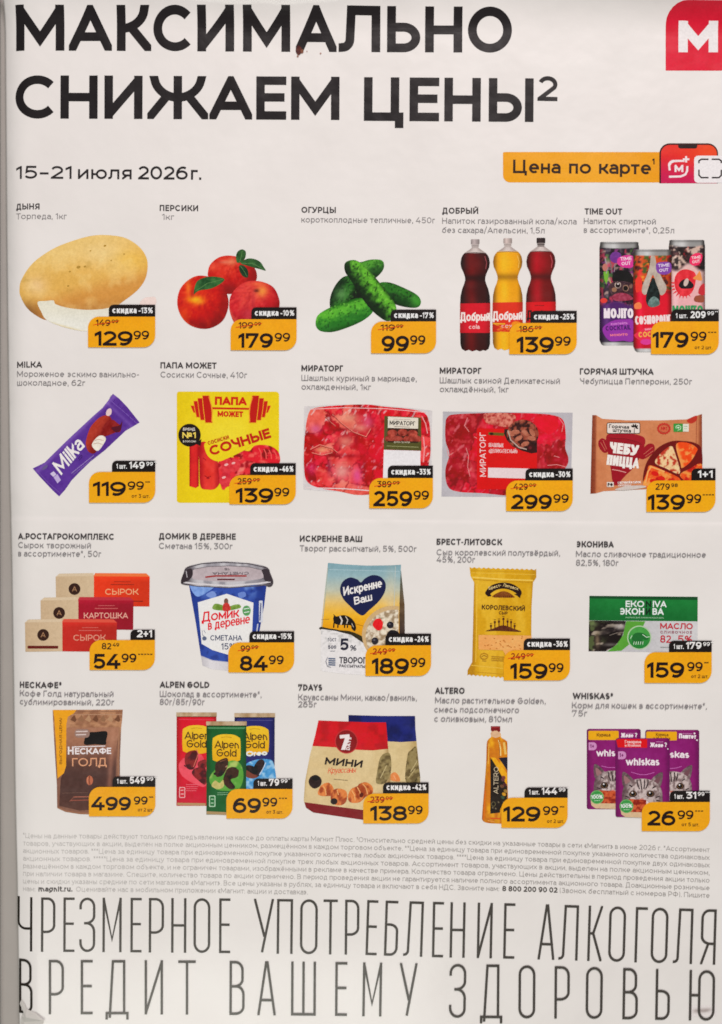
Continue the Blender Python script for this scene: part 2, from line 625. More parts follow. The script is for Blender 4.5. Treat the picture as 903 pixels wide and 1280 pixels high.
class Part:
    """one printed piece of the poster: collects coloured shapes, links ONE mesh"""

    def __init__(self, name, parent, ox=0.0, oy=0.0, k=1.0, label=None):
        self.name, self.parent, self.label = name, parent, label
        self.ox, self.oy, self.k = ox, oy, k
        self.V, self.F, self.C = [], [], []
        self.tilt = 0.0

    def layer(self):
        LAYER[0] += 1
        return BASE + LAYER[0] * DZ

    def add(self, polys, c, step=None, lift=None, dz=0.0):
        """polys in local units"""
        lift = self.layer() if lift is None else lift
        k = self.k
        loc = []
        faces = []
        for n_, p in enumerate(polys):
            cells = [p]
            if step:
                cells = [b for a in slabs(p, 0, step) for b in slabs(a, 1, step)]
            q = [[(self.ox + k * x, self.oy + k * y) for x, y in cc] for cc in cells]
            q = [b for a in q for b in slabs(a, 1, 5.0)]
            if max(pt[0] for a in q for pt in a) > 60:
                q = [b for a in q for b in slabs(a, 0, 5.0)]
            if min(pt[0] for a in q for pt in a) < 60:
                q = [b for a in q for b in slabs(a, 0, 2.5)]
            for cc in q:
                faces.append(cc)
        if not faces:
            return
        flat = np.array([pt for f in faces for pt in f])
        if self.tilt:
            flat[:, 1] += self.tilt * (flat[:, 0] - self.ox)
        if callable(c):
            lx = (flat[:, 0] - self.ox) / k; ly = (flat[:, 1] - self.oy) / k
            cc = np.clip(c(lx, ly), 0, 255)
        else:
            cc = np.repeat(A(c)[None], len(flat), 0)
        col = ink_of(cc, flat[:, 1])
        w3 = to_world(flat[:, 0], flat[:, 1], lift)
        base = sum(len(v) for v in self.V)
        self.V.append(w3); self.C.append(col)
        for f in faces:
            self.F.append(tuple(range(base, base + len(f))))
            base += len(f)

    def poly(self, pts, c, step=None):
        if callable(c) and step is None:
            step = 2.0 / self.k
        self.add([list(map(tuple, pts))], c, step)
        return self

    def blob(self, pts, c, step=None, n=6):
        return self.poly(smooth(pts, n), c, step)

    def ell(self, cx, cy, rx, ry, c, rot=0, step=None, n=28):
        a = math.radians(rot)
        pts = []
        for i in range(n):
            t = 2 * math.pi * i / n
            x, y = rx * math.cos(t), ry * math.sin(t)
            pts.append((cx + x * math.cos(a) - y * math.sin(a), cy + x * math.sin(a) + y * math.cos(a)))
        return self.poly(pts, c, step)

    def rrect(self, x0, y0, x1, y1, r, c, step=None):
        return self.poly(rrect_pts(x0, y0, x1, y1, r), c, step)

    def line(self, pts, wd, c, closed=False):
        self.add(ribbon(pts, wd, closed), c)
        return self

    def text(self, s, p0, p1, H, wt, c, xs=1.0, gap=0.13, slant=0.0, seg=None, warp=None, boxes=None, rmax=None):
        """lettering fitted between two baseline points (local units, y down). wt: stroke / cap height"""
        Hpx = H * self.k
        if seg is None:
            seg = 2 if Hpx < 7 else (3 if Hpx < 10 else (5 if Hpx < 22 else 10))
        w_ = wt * H
        p0 = A(p0); p1 = A(p1)
        d = p1 - p0
        Lg = math.hypot(*d)
        ux = d / Lg
        uy = np.array([ux[1], -ux[0]])
        if uy[1] > 0 and abs(ux[0]) > 0.3:
            uy = -uy if ux[0] > 0 else uy
        lay = []
        x = 0.0
        last = 1.0
        for i, ch in enumerate(s):
            if ch == ' ':
                x += (H * 0.34 + gap * H) * xs
                last = 1.0
                continue
            W, hf, st = glyph(ch)
            Wd = max(W * H * xs, w_)
            cu = ch.upper()
            bear = lambda side: .35 if cu in side[0] else (.75 if cu in side[1] else 1.15)
            if lay and s[i - 1] != ' ':
                x += gap * H * (bear(('АAТTУЖХХЧVYWДЛ', 'ОOСCЗЭ0234689QGS')) + last) / 2
            last = bear(('АAТTУЖХКKГVYWРPL', 'ОOЬБВЗЮ0234689DSЕE'))
            lay.append((ch, x, Wd, H * hf, st))
            x += Wd
        nat = x
        f = Lg / nat if nat > 0 else 1
        lift = self.layer(); LAYER[0] += 2
        groups = {}
        for gi, (ch, gx, Wd, Hd, st) in enumerate(lay):
            if boxes:
                gx, Wd = boxes[gi][0] - p0[0], boxes[gi][1] - boxes[gi][0]
                f = 1.0
            gx *= f
            Wd = max(Wd * f, w_)
            wl = min(w_, Wd * 0.48) if ch not in 'IlLi.,:!' and Wd > 1.2 * w_ else w_
            if ch == '*':
                wl = w_ * 0.7
            ymin = 0.0; ymax = Hd
            for sp in st:
                for t in sp.split():
                    if t != 'z' and not t.startswith('@'):
                        yv = float(t.strip('!').rstrip('r').split(',')[1])
                        if yv < -0.01:
                            ymin = min(ymin, yv * Hd - wl * 0.2)
                        if yv > 1.01:
                            ymax = max(ymax, yv * Hd + wl * 0.5)
                    elif t.startswith('@'):
                        v = [float(q) for q in t.strip('!')[1:].split(',')]
                        ymax = max(ymax, (v[1] + v[3]) * Hd if v[1] > 1 else ymax)
                        ymin = min(ymin, (v[1] - v[3]) * Hd if v[1] - v[3] < 0 else ymin)
            for si, sp in enumerate(st):
                pth, closed, e0, e1 = stroke_path(sp, Wd, Hd, wl, seg, rmax)
                for qi, q in enumerate(ribbon(pth, wl, closed, e0, e1)):
                    for ax, lo_, hi in ((0, 0, Wd), (1, ymin, ymax)):
                        if min(p[ax] for p in q) < lo_ - 1e-6:
                            q = clip(q, ax, lo_, False)
                        if len(q) > 2 and max(p[ax] for p in q) > hi + 1e-6:
                            q = clip(q, ax, hi, True)
                        if len(q) < 3:
                            break
                    if len(q) < 3:
                        continue
                    out = []
                    for (qx, qy) in q:
                        X = gx + qx + slant * qy
                        pt = p0 + ux * X + uy * qy
                        if warp:
                            pt = (pt[0], pt[1] + warp(pt[0]))
                        out.append((float(pt[0]), float(pt[1])))
                    groups.setdefault(si * 1.5 + min(qi, 24) * .12, []).append(out)
        for si, pl in groups.items():
            self.add(pl, c, None, lift + si * DZ / 2)
        return self

    def build(self):
        V = np.concatenate(self.V) if self.V else np.zeros((0, 3))
        C = np.concatenate(self.C)
        me = bpy.data.meshes.new(self.name)
        me.from_pydata(V.tolist(), [], self.F)
        at = me.color_attributes.new('ink', 'FLOAT_COLOR', 'POINT')
        at.data.foreach_set('color', np.concatenate([C, np.ones((len(C), 1))], 1).astype(np.float32).ravel())
        me.materials.append(INK)
        o = bpy.data.objects.new(self.name, me)
        COL.objects.link(o)
        par = self.parent.obj if isinstance(self.parent, Part) else self.parent
        o.parent = par
        o.matrix_parent_inverse = par.matrix_world.inverted() if par.type == 'EMPTY' else ROOT_INV
        if self.label:
            o['label'] = self.label
        self.obj = o
        return o

# ------------------------------------------------------------------ backing board and sheet
from mathutils import Matrix

bd = bpy.data.objects.new('display_board', None)
COL.objects.link(bd)
bd.location = (0, 0.03, (CY - 1360) * S)
bd['label'] = 'grey backing board showing as a narrow strip along the left edge of the poster'
bd['category'] = 'board'


def box(name, x0, x1, y0, y1, z0, z1, mat, parent):
    """x, z in printed units, y = depth in metres"""
    xs = [(x0 - CX) * S, (x1 - CX) * S]; zs = [(CY - z1) * S, (CY - z0) * S]
    vs = [(x, y, z) for x in xs for y in (y0, y1) for z in zs]
    fs = [(0, 1, 3, 2), (4, 6, 7, 5), (0, 4, 5, 1), (2, 3, 7, 6), (0, 2, 6, 4), (1, 5, 7, 3)]
    me = bpy.data.meshes.new(name)
    me.from_pydata(vs, [], fs)
    me.materials.append(mat)
    me.update()
    o = bpy.data.objects.new(name, me)
    COL.objects.link(o)
    o.parent = parent
    o.matrix_parent_inverse = Matrix.Translation(parent.location).inverted()
    return o


BOARD = plain_material('grey_board', (0.37, 0.35, 0.33), 0.6, 0.05, 40)
TRIM = plain_material('pale_trim', (0.46, 0.46, 0.44), 0.4, 0.03, 40)
box('panel', -60, 965, 0.012, 0.028, -60, 1360, BOARD, bd)
tr = box('edge_trim', -60, -3.2, 0.004, 0.0118, -60, 1360, TRIM, bd)

ROOT = bpy.data.objects.new('poster', None)
COL.objects.link(ROOT)
ROOT.location = (0, 0, (CY - 1322) * S)
ROOT['label'] = 'white supermarket price poster with bold black heading and four rows of product offers'
ROOT['category'] = 'poster'
ROOT_INV = Matrix.Identity(4)
bpy.context.view_layer.update()

# the sheet, a gently curled grid with an edge thickness
us = list(range(25)) + list(np.arange(62.5, 927.5, 2.5 * 2))
vs_ = list(np.arange(-25, 75, 2.5)) + list(range(75, 630, 5)) + list(np.arange(630, 666, 1.5)) + list(range(670, 1326, 5))
sv, sf = [], []
nu = len(us)
for v in vs_:
    x0 = float(left_edge(v))
    for u in us:
        x = x0 + (60 - x0) * (u / 24.0) if u <= 24 else u
        sv.append((x, v))
sv = np.array(sv)
W3 = to_world(sv[:, 0], sv[:, 1])
nv = len(vs_)
for j in range(nv - 1):
    for i in range(nu - 1):
        a = j * nu + i
        sf.append((a, a + nu, a + nu + 1, a + 1))
back = W3.copy(); back[:, 1] += 0.0006
N0 = len(W3)
allv = np.concatenate([W3, back])
bf = [tuple(N0 + i for i in reversed(f)) for f in sf]
rim = [i for i in range(nu)] + [j * nu + nu - 1 for j in range(1, nv)] + \
      [(nv - 1) * nu + i for i in range(nu - 2, -1, -1)] + [j * nu for j in range(nv - 2, 0, -1)]
rf = [(rim[k], rim[(k + 1) % len(rim)], rim[(k + 1) % len(rim)] + N0, rim[k] + N0) for k in range(len(rim))]
me = bpy.data.meshes.new('sheet')
me.from_pydata(allv.tolist(), [], sf + bf + rf)
me.materials.append(PAPER)
me.polygons.foreach_set('use_smooth', [True] * (2 * len(sf)) + [False] * len(rf))
me.update()
sheet = bpy.data.objects.new('sheet', me)
COL.objects.link(sheet)
sheet.parent = ROOT
sheet.matrix_parent_inverse = ROOT.matrix_world.inverted()

# ------------------------------------------------------------------ headline, date, badge, banner
BLK = (38, 33, 34)
for word, bx, y0, y1, H in (
        ('МАКСИМАЛЬНО', ((20, 81), (86.5, 140.5), (146.5, 189.5), (192, 240.5), (247, 293), (304, 363), (370, 421), (423.5, 475.5), (484, 525.5), (531.5, 578), (585, 640)), 63.5, 66, 56),
        ('СНИЖАЕМ', ((19, 69.5), (76, 122.5), (131, 178.5), (184.5, 260.5), (262, 315.5), (320.5, 358), (364, 424.5)), 148.5, 150, 54),
        ('ЦЕНЫ', ((455, 504.5), (512, 549), (555.5, 601), (611, 667)), 151, 152.5, 54.5), ('2', ((672, 697),), 126, 126.5, 31)):
    P = Part('heading_word' if word != '2' else 'footnote_mark', ROOT, label='heavy black heading word ' + word if word != '2' else 'raised black figure 2 after the heading')
    P.text(word, (bx[0][0], y0), (bx[-1][1], y1), H, .196 if word != '2' else .17, (40, 36, 37), boxes=bx)
    P.build()
P = Part('date_line', ROOT, label='black line of dates under the heading')
P.text('15–21', (20, 223.5), (90, 224), 16, .16, (52, 47, 48), gap=.15)
P.text('июля', (98, 224), (165, 224.5), 16.5, .155, (48, 43, 44), gap=.16)
P.text('2026', (173, 224.5), (235, 224.8), 16.5, .16, (44, 40, 41), gap=.14)
P.text('г.', (239, 224.8), (252, 225), 16.5, .16, (44, 40, 41), gap=.14)
P.build()

reset()
P = Part('brand_badge', ROOT, label='red badge with clipped round corners holding a white letter M')
P.poly(rrect_pts(832.5, 3.0, 925, 88, (26, 2, 24, 1)),
       grain(vgrad([(0, (185, 48, 62)), (30, (198, 38, 60)), (90, (206, 34, 62))]), 5, 12), 4)
P.build()
Q = Part('letter', P, label='white capital M')
Q.text('M', (848.5, 65), (898, 65), 39, .3, (236, 226, 222))
Q.build()

reset()
P = Part('price_banner', ROOT, label='orange yellow banner about the card price')
P.poly(rrect_pts(629, 190, 830, 228, (2, 1, 1, 9)), grain(hgrad([(629, (231, 162, 48)), (745, (232, 166, 62)), (830, (226, 154, 40))]), 4, 30), 4)
P.text('Цена', (641.5, 216.5), (701, 217), 17, .18, (58, 40, 30))
P.text('по', (711.5, 217), (739, 217.3), 17, .18, (58, 40, 30))
P.text('карте', (749, 217.3), (814, 218), 17, .18, (58, 40, 30))
P.text('1', (815.5, 205.5), (818.5, 205.5), 7.5, .2, (58, 40, 30))
P.build()
Q = Part('phone_icon', P, label='red phone icon with a white loyalty sign')
Q.rrect(824.5, 179, 898, 229, (13, 13, 0, 0), (60, 22, 28))
Q.poly(rrect_pts(826.5, 181, 896.5, 229, (11, 11, 0, 0)),
       lambda x, y: mix(mix((214, 60, 50), (222, 84, 52), ss(840, 890, x)), (186, 28, 84), ss(185, 226, y - (x - 826) * .12)), 3)
Q.rrect(848, 181, 872, 185.6, (0, 0, 3, 3), (45, 22, 24))
Q.line(rrect_pts(836.5, 201, 857, 220.5, (6, 1, 6, 1))[0:8], 2.6, (240, 222, 220))
Q.line([(837.5, 213), (836.8, 207), (839, 203), (843.5, 201.2), (852, 201)], 2.6, (240, 222, 220))
Q.line([(859.5, 207.5), (859.2, 213.5), (857, 218), (851, 220.5), (836.5, 220.8)], 2.6, (240, 222, 220))
Q.text('M', (843.5, 215), (854.5, 215), 9, .28, (240, 222, 220))
Q.line([(858, 195), (858, 203)], 2.4, (240, 222, 220))
Q.line([(854, 199), (862, 199)], 2.4, (240, 222, 220))
Q.build()
Q = Part('white_tile', P, label='white rounded tile with black corner brackets')
Q.rrect(868, 194.5, 925, 228.5, (5, 3, 3, 5), (238, 229, 226))
for pts in ([(874, 204), (874, 201), (877, 199), (886, 199)], [(890, 199), (899, 199), (902, 201), (902, 204)],
            [(874, 212), (874, 219), (877, 222), (886, 222)], [(890, 222), (899, 222), (902, 219), (902, 212)]):
    Q.line(pts, 1.9, (52, 42, 44))
Q.build()

# ------------------------------------------------------------------ captions
TT = (74, 68, 68)
BB = (134, 127, 126)
CAP = [
    [('ДЫНЯ', 20, 50, 262), ('Торпеда, 1кг', 20, 84, 274)],
    [('ПЕРСИКИ', 200, 248, 264), ('1кг', 203, 218, 275)],
    [('ОГУРЦЫ', 377, 420, 266), ('короткоплодные тепличные, 450г', 377, 544, 278)],
    [('ДОБРЫЙ', 553, 598, 267), ('Напиток газированный кола/кола', 553, 721, 279.5), ('без сахара/Апельсин, 1,5л', 553, 681, 291)],
    [('TIME OUT', 731, 778, 268), ('Напиток спиртной', 730, 820, 280), ('в ассортименте*, 0,25л', 730, 843, 291)],
    [('MILKA', 21, 53, 459.5), ('Мороженое эскимо ванильно-', 21, 174, 471), ('шоколадное, 62г', 21, 107, 482)],
    [('ПАПА МОЖЕТ', 201, 271, 460.5), ('Сосиски Сочные, 410г', 201, 309, 472)],
    [('МИРАТОРГ', 377, 429, 464), ('Шашлык куриный в маринаде,', 377, 521, 476), ('охлажденный, 1кг', 377, 464, 487)],
    [('МИРАТОРГ', 550, 602, 467), ('Шашлык свиной Деликатесный', 550, 700, 479), ('охлаждённый, 1кг', 550, 636, 490)],
    [('ГОРЯЧАЯ ШТУЧКА', 725, 817, 468), ('Чебупицца Пепперони, 250г', 725, 865, 480)],
    [('А.РОСТАГРОКОМПЛЕКС', 22, 143, 674), ('Сырок творожный', 22, 114, 685), ('в ассортименте*, 50г', 22, 127, 695.5)],
    [('ДОМИК В ДЕРЕВНЕ', 199, 295, 674), ('Сметана 15%, 300г', 199, 291, 686)],
    [('ИСКРЕННЕ ВАШ', 375, 453, 677), ('Творог рассыпчатый, 5%, 500г', 375, 521, 689)],
    [('БРЕСТ-ЛИТОВСК', 546, 628, 681), ('Сыр королевский полутвёрдый,', 546, 700, 694), ('45%, 200г', 546, 594, 703)],
    [('ЭКОНИВА', 720, 767, 684), ('Масло сливочное традиционное', 720, 882, 696), ('82,5%, 180г', 720, 773, 707)],
    [('НЕСКАФЕ®', 24, 77, 860), ('Кофе Голд натуральный', 24, 142, 870.5), ('сублимированный, 220г', 24, 143, 881)],
    [('ALPEN GOLD', 200, 262, 859.5), ('Шоколад в ассортименте*,', 200, 327, 871), ('80г/85г/90г', 200, 256, 881)],
    [('7DAYS', 373, 403, 863), ('Круассаны Мини, какао/ваниль,', 373, 521, 875), ('265г', 373, 396, 884)],
    [('ALTERO', 544, 581, 867), ('Масло растительное Golden,', 544, 682, 879), ('смесь подсолнечного', 543, 649, 890.5), ('с оливковым, 810мл', 543, 640, 902)],
    [('WHISKAS®', 716, 766, 873.5), ('Корм для кошек в ассортименте*,', 715, 883, 885), ('75г', 715, 734, 895)],
]
reset()
for cp in CAP:
    P = Part('caption', ROOT)
    for i, (s, x0, x1, yb) in enumerate(cp):
        sl = 0.006 * (x1 - x0)
        if i == 0:
            P.text(s, (x0, yb), (x1, yb + sl), 7.6, .2, TT, gap=.17)
        else:
            P.text(s, (x0, yb), (x1, yb + sl), 7.4, .125, BB, gap=.19)
    P.build()

# ------------------------------------------------------------------ the printed product pictures
Z = 180.0 / 903.0


def product(name, ox, oy, label=None, parent=None, keep=False):
    if not keep:
        reset()
    return Part(name, parent or ROOT, ox, oy, Z, label)


# --- melon
P = product('melon_picture', 20, 280, 'printed yellow melon')
mel = [(22, 415), (35, 350), (110, 245), (230, 160), (350, 110), (480, 75), (590, 72), (690, 90), (770, 140), (815, 200), (828, 260),
       (815, 340), (770, 410), (690, 475), (600, 530), (450, 560), (250, 575), (195, 603), (130, 575), (70, 525), (30, 455)]


def f_mel(x, y):
    d = (y - 330 + 0.28 * (x - 425)) / 260.0
    c = mix((232, 196, 128), (224, 178, 104), ss(-.9, .0, d))
    c = mix(c, (208, 150, 86), ss(.05, .55, d))
    c = mix(c, (176, 122, 74), ss(.45, .95, d + .0008 * (400 - x)))
    c = mix(c, (126, 92, 58), ss(430, 590, y) * ss(190, 60, x))
    c = mix(c, (238, 208, 150), .8 * np.exp(-((x - 560) / 170) ** 2 - ((y - 190) / 80) ** 2))
    c = mix(c, (238, 204, 158), .7 * np.exp(-((x - 130) / 70) ** 2 - ((y - 390) / 60) ** 2))
    c = mix(c, (236, 190, 96), .6 * np.exp(-((x - 730) / 110) ** 2 - ((y - 230) / 70) ** 2))
    n = fbm(x + .4 * y, y * 1.8, 70, 3, 4)
    c = mix(c, (170, 136, 74), .3 * ss(.66, .86, n))
    c = mix(c, (244, 212, 150), .35 * ss(.5, .75, fbm(x, y, 90, 13)))
    return c + 16 * (fbm(x, y, 16, 5)[:, None] - .5)


P.blob(mel, f_mel)
for x, y, r in ((395, 272, 9), (435, 268, 6), (560, 138, 6), (470, 170, 4), (340, 300, 5), (330, 390, 5), (600, 230, 4), (680, 190, 4)):
    P.ell(x, y, r * 1.5, r, (178, 140, 74), -20, n=10)
P.build()
P = product('melon_slice_picture', 20, 280, 'pale melon slice', keep=True)
P.blob([(138, 492), (190, 484), (238, 481), (252, 504), (330, 527), (440, 539), (540, 535), (600, 528), (640, 560), (600, 640), (470, 672), (380, 666), (270, 637), (192, 600), (163, 555)],
       grain(lambda x, y: mix(mix((230, 222, 202), (234, 228, 214), ss(520, 640, y)), (222, 200, 150), .9 * ss(.0, 22, y - (600 + (x - 190) * .27))), 5, 40))
P.build()
P = product('melon_chunk_picture', 20, 280, 'pale pink melon piece behind the price', keep=True)
P.blob([(778, 498), (800, 470), (830, 460), (876, 462), (874, 508), (800, 512)], (238, 214, 204))
P.build()

# --- peaches


def f_peach(cx, cy, r, base, hot, lst, seed):
    def g(x, y):
        u = (x - cx) / r; v = (y - cy) / r
        d = np.hypot(u + .25, v + .3)
        c = mix(hot, base, ss(.1, .9, d + .35 * (fbm(x, y, 60, seed) - .5)))
        c = mix(c, A(base) * A((.68, .55, .6)), ss(.75, 1.3, d))
        an = np.arctan2(y - cy + .45 * r, x - cx)
        st = fbm(an * 160, np.hypot(x - cx, y - cy + .45 * r) * .35, 18, seed + 6, 3)
        c = mix(c, A(hot) + A((14, 40, 24)), .3 * ss(.52, .8, st))
        c = mix(c, A(base) * A((.7, .55, .75)), .3 * ss(.5, .25, st))
        c = mix(c, (222, 112, 92), .6 * ss(.9, 1.02, np.hypot(u, v)) * ss(.2, -.6, u))
        return c + 34 * (fbm(x, y, 14, seed + 3)[:, None] - .5)
    return spots(g, lst)


def leaf(par, pts, mid, c0=(70, 108, 62), c1=(36, 66, 40)):
    q = product('leaf', 200, 290, 'green leaf', par, True)
    q.blob(pts, grain(lambda x, y: mix(c0, c1, fbm(x, y, 34, 9) * 1.6 - .3), 12, 9), 8)
    q.line(mid, 2.6, (104, 138, 88))
    q.build()


P = product('peach_picture', 200, 290, 'peach at the back with three leaves')
P.blob([(303, 245), (320, 200), (370, 160), (430, 148), (490, 158), (560, 190), (602, 240), (606, 300), (560, 345), (430, 390), (375, 330), (308, 285)],
       f_peach(455, 265, 160, (182, 36, 36), (208, 64, 48),
               [(455, 185, 30, 26, (228, 150, 112), .7), (410, 190, 40, 12, (236, 160, 130), .6), (335, 215, 26, 30, (232, 110, 80), .6), (570, 300, 40, 60, (140, 26, 36), .7), (430, 360, 60, 40, (120, 20, 30), .8)], 3))
P.build()
leaf(P, [(482, 188), (478, 150), (490, 122), (515, 109), (538, 122), (538, 155), (522, 182), (500, 194)], [(500, 190), (512, 150), (517, 118)])
leaf(P, [(508, 196), (548, 168), (595, 170), (632, 190), (650, 218), (664, 242), (625, 232), (570, 218)], [(512, 198), (580, 196), (655, 236)])
leaf(P, [(498, 212), (525, 210), (552, 240), (553, 284), (525, 280), (502, 250)], [(506, 214), (530, 248), (548, 280)], (52, 84, 52), (30, 52, 38))
P = product('peach_picture', 200, 290, 'left peach with an orange patch and one leaf', keep=True)
P.blob([(110, 450), (125, 365), (175, 305), (240, 275), (320, 285), (390, 330), (425, 400), (430, 470), (400, 550), (340, 595), (270, 608), (190, 585), (135, 530)],
       f_peach(270, 440, 165, (184, 34, 28), (208, 60, 34),
               [(222, 424, 46, 22, (246, 182, 52), 1.0), (250, 440, 30, 18, (240, 160, 60), .7), (180, 350, 16, 50, (238, 132, 62), .8), (205, 385, 12, 30, (150, 40, 40), .7), (150, 520, 40, 60, (226, 96, 44), .6),
                (310, 520, 46, 40, (170, 30, 40), .5), (410, 470, 30, 70, (150, 30, 40), .7)], 8))
P.build()
leaf(P, [(214, 392), (218, 350), (238, 306), (290, 284), (350, 281), (406, 296), (376, 328), (320, 356), (256, 366), (228, 380)], [(222, 372), (300, 322), (398, 297)], (78, 122, 70), (40, 78, 46))
P = product('peach_picture', 200, 290, 'pinkish right peach with a dark stem hollow', keep=True)
P.blob([(435, 450), (450, 390), (500, 335), (560, 308), (640, 312), (710, 345), (745, 410), (748, 475), (700, 570), (560, 590), (480, 580), (445, 520)],
       f_peach(590, 440, 160, (192, 44, 52), (212, 76, 70),
               [(645, 372, 40, 40, (240, 160, 84), .9), (620, 325, 60, 14, (234, 120, 80), .7), (606, 368, 16, 9, (70, 30, 30), 1.0), (585, 440, 10, 60, (170, 50, 60), .6), (560, 520, 60, 40, (176, 70, 80), .6), (700, 420, 40, 60, (196, 50, 50), .6)], 12))
P.build()

# --- cucumbers


def cuke(pts, a, b, hw, dark, light, side, seed, lab, tip=None):
    q = product('cucumber_picture', 380, 300, lab, keep=True)
    a = A(a); b = A(b); d = (b - a) / np.hypot(*(b - a)); nrm = np.array([-d[1], d[0]]) * side

    def g(x, y):
        s = ((x - a[0]) * nrm[0] + (y - a[1]) * nrm[1]) / hw
        n = fbm(x, y, 20, seed, 3)
        c = mix(A(dark) * 1.0 + 6, A(light) * 1.06, ss(-.55, .55, s + 1.1 * (n - .5)))
        c = mix(c, A(dark) * .75, ss(.6, 1.15, np.abs(s)))
        c = mix(c, A(light) + A((34, 30, 26)), .8 * ss(.66, .8, fbm(x, y, 9, seed + 2, 2)) * ss(-.4, .4, s))
        c = mix(c, A(dark) * .5, .8 * ss(.66, .78, fbm(x, y, 8, seed + 4, 2)))
        if tip:
            c = mix(c, tip[2], .7 * np.exp(-((x - tip[0]) / 38) ** 2 - ((y - tip[1]) / 38) ** 2))
        return c
    q.blob(pts, g, 7)
    q.build()


reset()
cuke([(330, 150), (370, 135), (420, 122), (485, 125), (504, 155), (490, 198), (440, 240), (390, 210)], (350, 190), (500, 150), 55, (34, 74, 30), (84, 140, 58), -1, 3, 'cucumber at the back, only its right end showing')
cuke([(470, 272), (540, 266), (640, 305), (712, 345), (735, 388), (712, 422), (640, 420), (560, 395), (480, 330)], (480, 300), (730, 390), 60, (26, 60, 26), (52, 104, 42), -1, 5, 'dark cucumber pointing right', (705, 385, (86, 160, 68)))
cuke([(163, 412), (168, 350), (200, 280), (250, 230), (300, 235), (390, 330), (380, 400), (250, 410), (180, 425)], (180, 420), (270, 240), 75, (24, 48, 26), (52, 98, 44), 1, 7, 'dark cucumber at the back left', (235, 340, (110, 150, 96)))
cuke([(74, 512), (90, 470), (150, 430), (250, 390), (350, 362), (425, 395), (432, 450), (370, 505), (270, 550), (180, 576), (110, 572), (80, 548)], (90, 520), (420, 420), 75, (44, 104, 40), (96, 162, 62), -1, 9, 'bright green cucumber lying in front at the left')
cuke([(256, 150), (285, 128), (335, 130), (400, 180), (470, 260), (540, 350), (577, 410), (575, 470), (525, 508), (450, 462), (380, 385), (300, 260), (260, 200)], (290, 150), (540, 470), 78, (22, 44, 22), (104, 168, 62), -1, 11, 'long cucumber leaning across the others')

# --- lemonade bottles


def bottle(cx, oy, sx, liquid, liq2, capc, lab, word, small, label):
    q = product('drink_bottle_picture', 560, 290, label, keep=True)
    prof = [(97, 22), (104, 30), (116, 48), (128, 66), (142, 78), (160, 87), (190, 92), (220, 88), (255, 72), (280, 64), (300, 63), (325, 70), (355, 82), (400, 92), (440, 94),
            (640, 94), (700, 93), (730, 84), (742, 66), (738, 50), (746, 30), (738, 8), (746, -20), (736, -40), (744, -62), (730, -84)]
    L = [(cx + sx * h, y + oy) for y, h in prof]
    R = [(cx - sx * h, y + oy) for y, h in reversed(prof[:18])]

    def g(x, y):
        u = (x - cx) / (92 * sx)
        v = y - oy
        c = mix(liquid, liq2, .9 * np.exp(-((u + .25) / .35) ** 2) * (.4 + .9 * fbm(x, y, 90, int(cx), 2)))
        c = mix(c, A(liquid) * .55, ss(.6, 1.05, np.abs(u)))
        c = mix(c, A(liquid) * .6, .7 * np.exp(-((v - 285) / 22) ** 2))
        c = mix(c, liq2, .6 * np.exp(-((v - 200) / 60) ** 2) * np.exp(-((u - .1) / .5) ** 2))
        c = mix((214, 198, 190), c, ss(126, 131, v))
        return mix(c, (150, 132, 126), ss(130, 120, v) * ss(.2, .75, np.abs(u) * 92 / np.interp(v, [97, 130], [26, 68])) * .6)
    q.poly(L + R, g, 9)
    q.line([(cx - 66 * sx, 132 + oy), (cx, 126 + oy), (cx + 66 * sx, 132 + oy)], 3, A(liquid) * .6)
    q.line([(cx + 60 * sx, 150 + oy), (cx + 72 * sx, 190 + oy), (cx + 66 * sx, 230 + oy)], 4, mix(liq2, (235, 200, 190), .35))
    q.build()
    c_ = product('cap', 560, 290, None, q, True)
    c_.poly(rrect_pts(cx - 27, 43 + oy, cx + 27, 76 + oy, 5), hgrad([(cx - 27, A(capc) * .8), (cx - 8, A(capc) * 1.12), (cx + 27, A(capc) * .75)]), 8)
    c_.rrect(cx - 21, 74 + oy, cx + 21, 99 + oy, 2, mix(capc, (190, 176, 168), .6))
    c_.line([(cx - 24, 84 + oy), (cx + 24, 84 + oy)], 4, A(capc) * .82)
    c_.build()
    t = product('bottle_label', 560, 290, None, q, True)
    t.poly([(cx - 95 * sx, 446 + oy), (cx + 95 * sx, 443 + oy), (cx + 94 * sx, 630 + oy), (cx - 96 * sx, 630 + oy)],
           lambda x, y: mix(lab, A(lab) * .78, ss(.5, 1.1, np.abs(x - cx) / (95 * sx))), 9)
    if word:
        t.text(word, (cx - 95 * sx, 557 + oy), (cx + 93 * sx, 554 + oy), 56, .17, (240, 224, 216), gap=.05)
        t.text(small, (cx - 40, 606 + oy), (cx + 28, 605 + oy), 28, .18, (236, 190, 186))
    return t


reset()
t = bottle(172, 2, 1.0, (60, 14, 20), (112, 22, 32), (176, 160, 156), (196, 28, 50), 'Добрый', 'cola', 'bottle of dark cola with a pale cap')
t.build()
t = bottle(376, -4, 1.0, (226, 158, 34), (244, 184, 60), (196, 176, 168), (206, 62, 44), 'Добрый', 'сок', 'bottle of orange lemonade with a pale cap')
for i in range(40):
    r_ = random.Random(i)
    x = 300 + 150 * r_.random(); y = 575 + 50 * r_.random()
    t.ell(x, y, 10, 2.2, mix((232, 160, 60), (222, 110, 60), r_.random()), n=8)
t.poly([(283, 570), (360, 572), (360, 580), (283, 578)], (232, 170, 66))
t.blob([(400, 575), (430, 560), (462, 575), (465, 620), (420, 628)], grain((236, 140, 44), 14, 14), 8)
t.build()
t = bottle(584, -6, 0.99, (104, 14, 28), (166, 28, 44), (58, 46, 46), (200, 32, 42), None, None, 'bottle of dark red cola with a black cap')
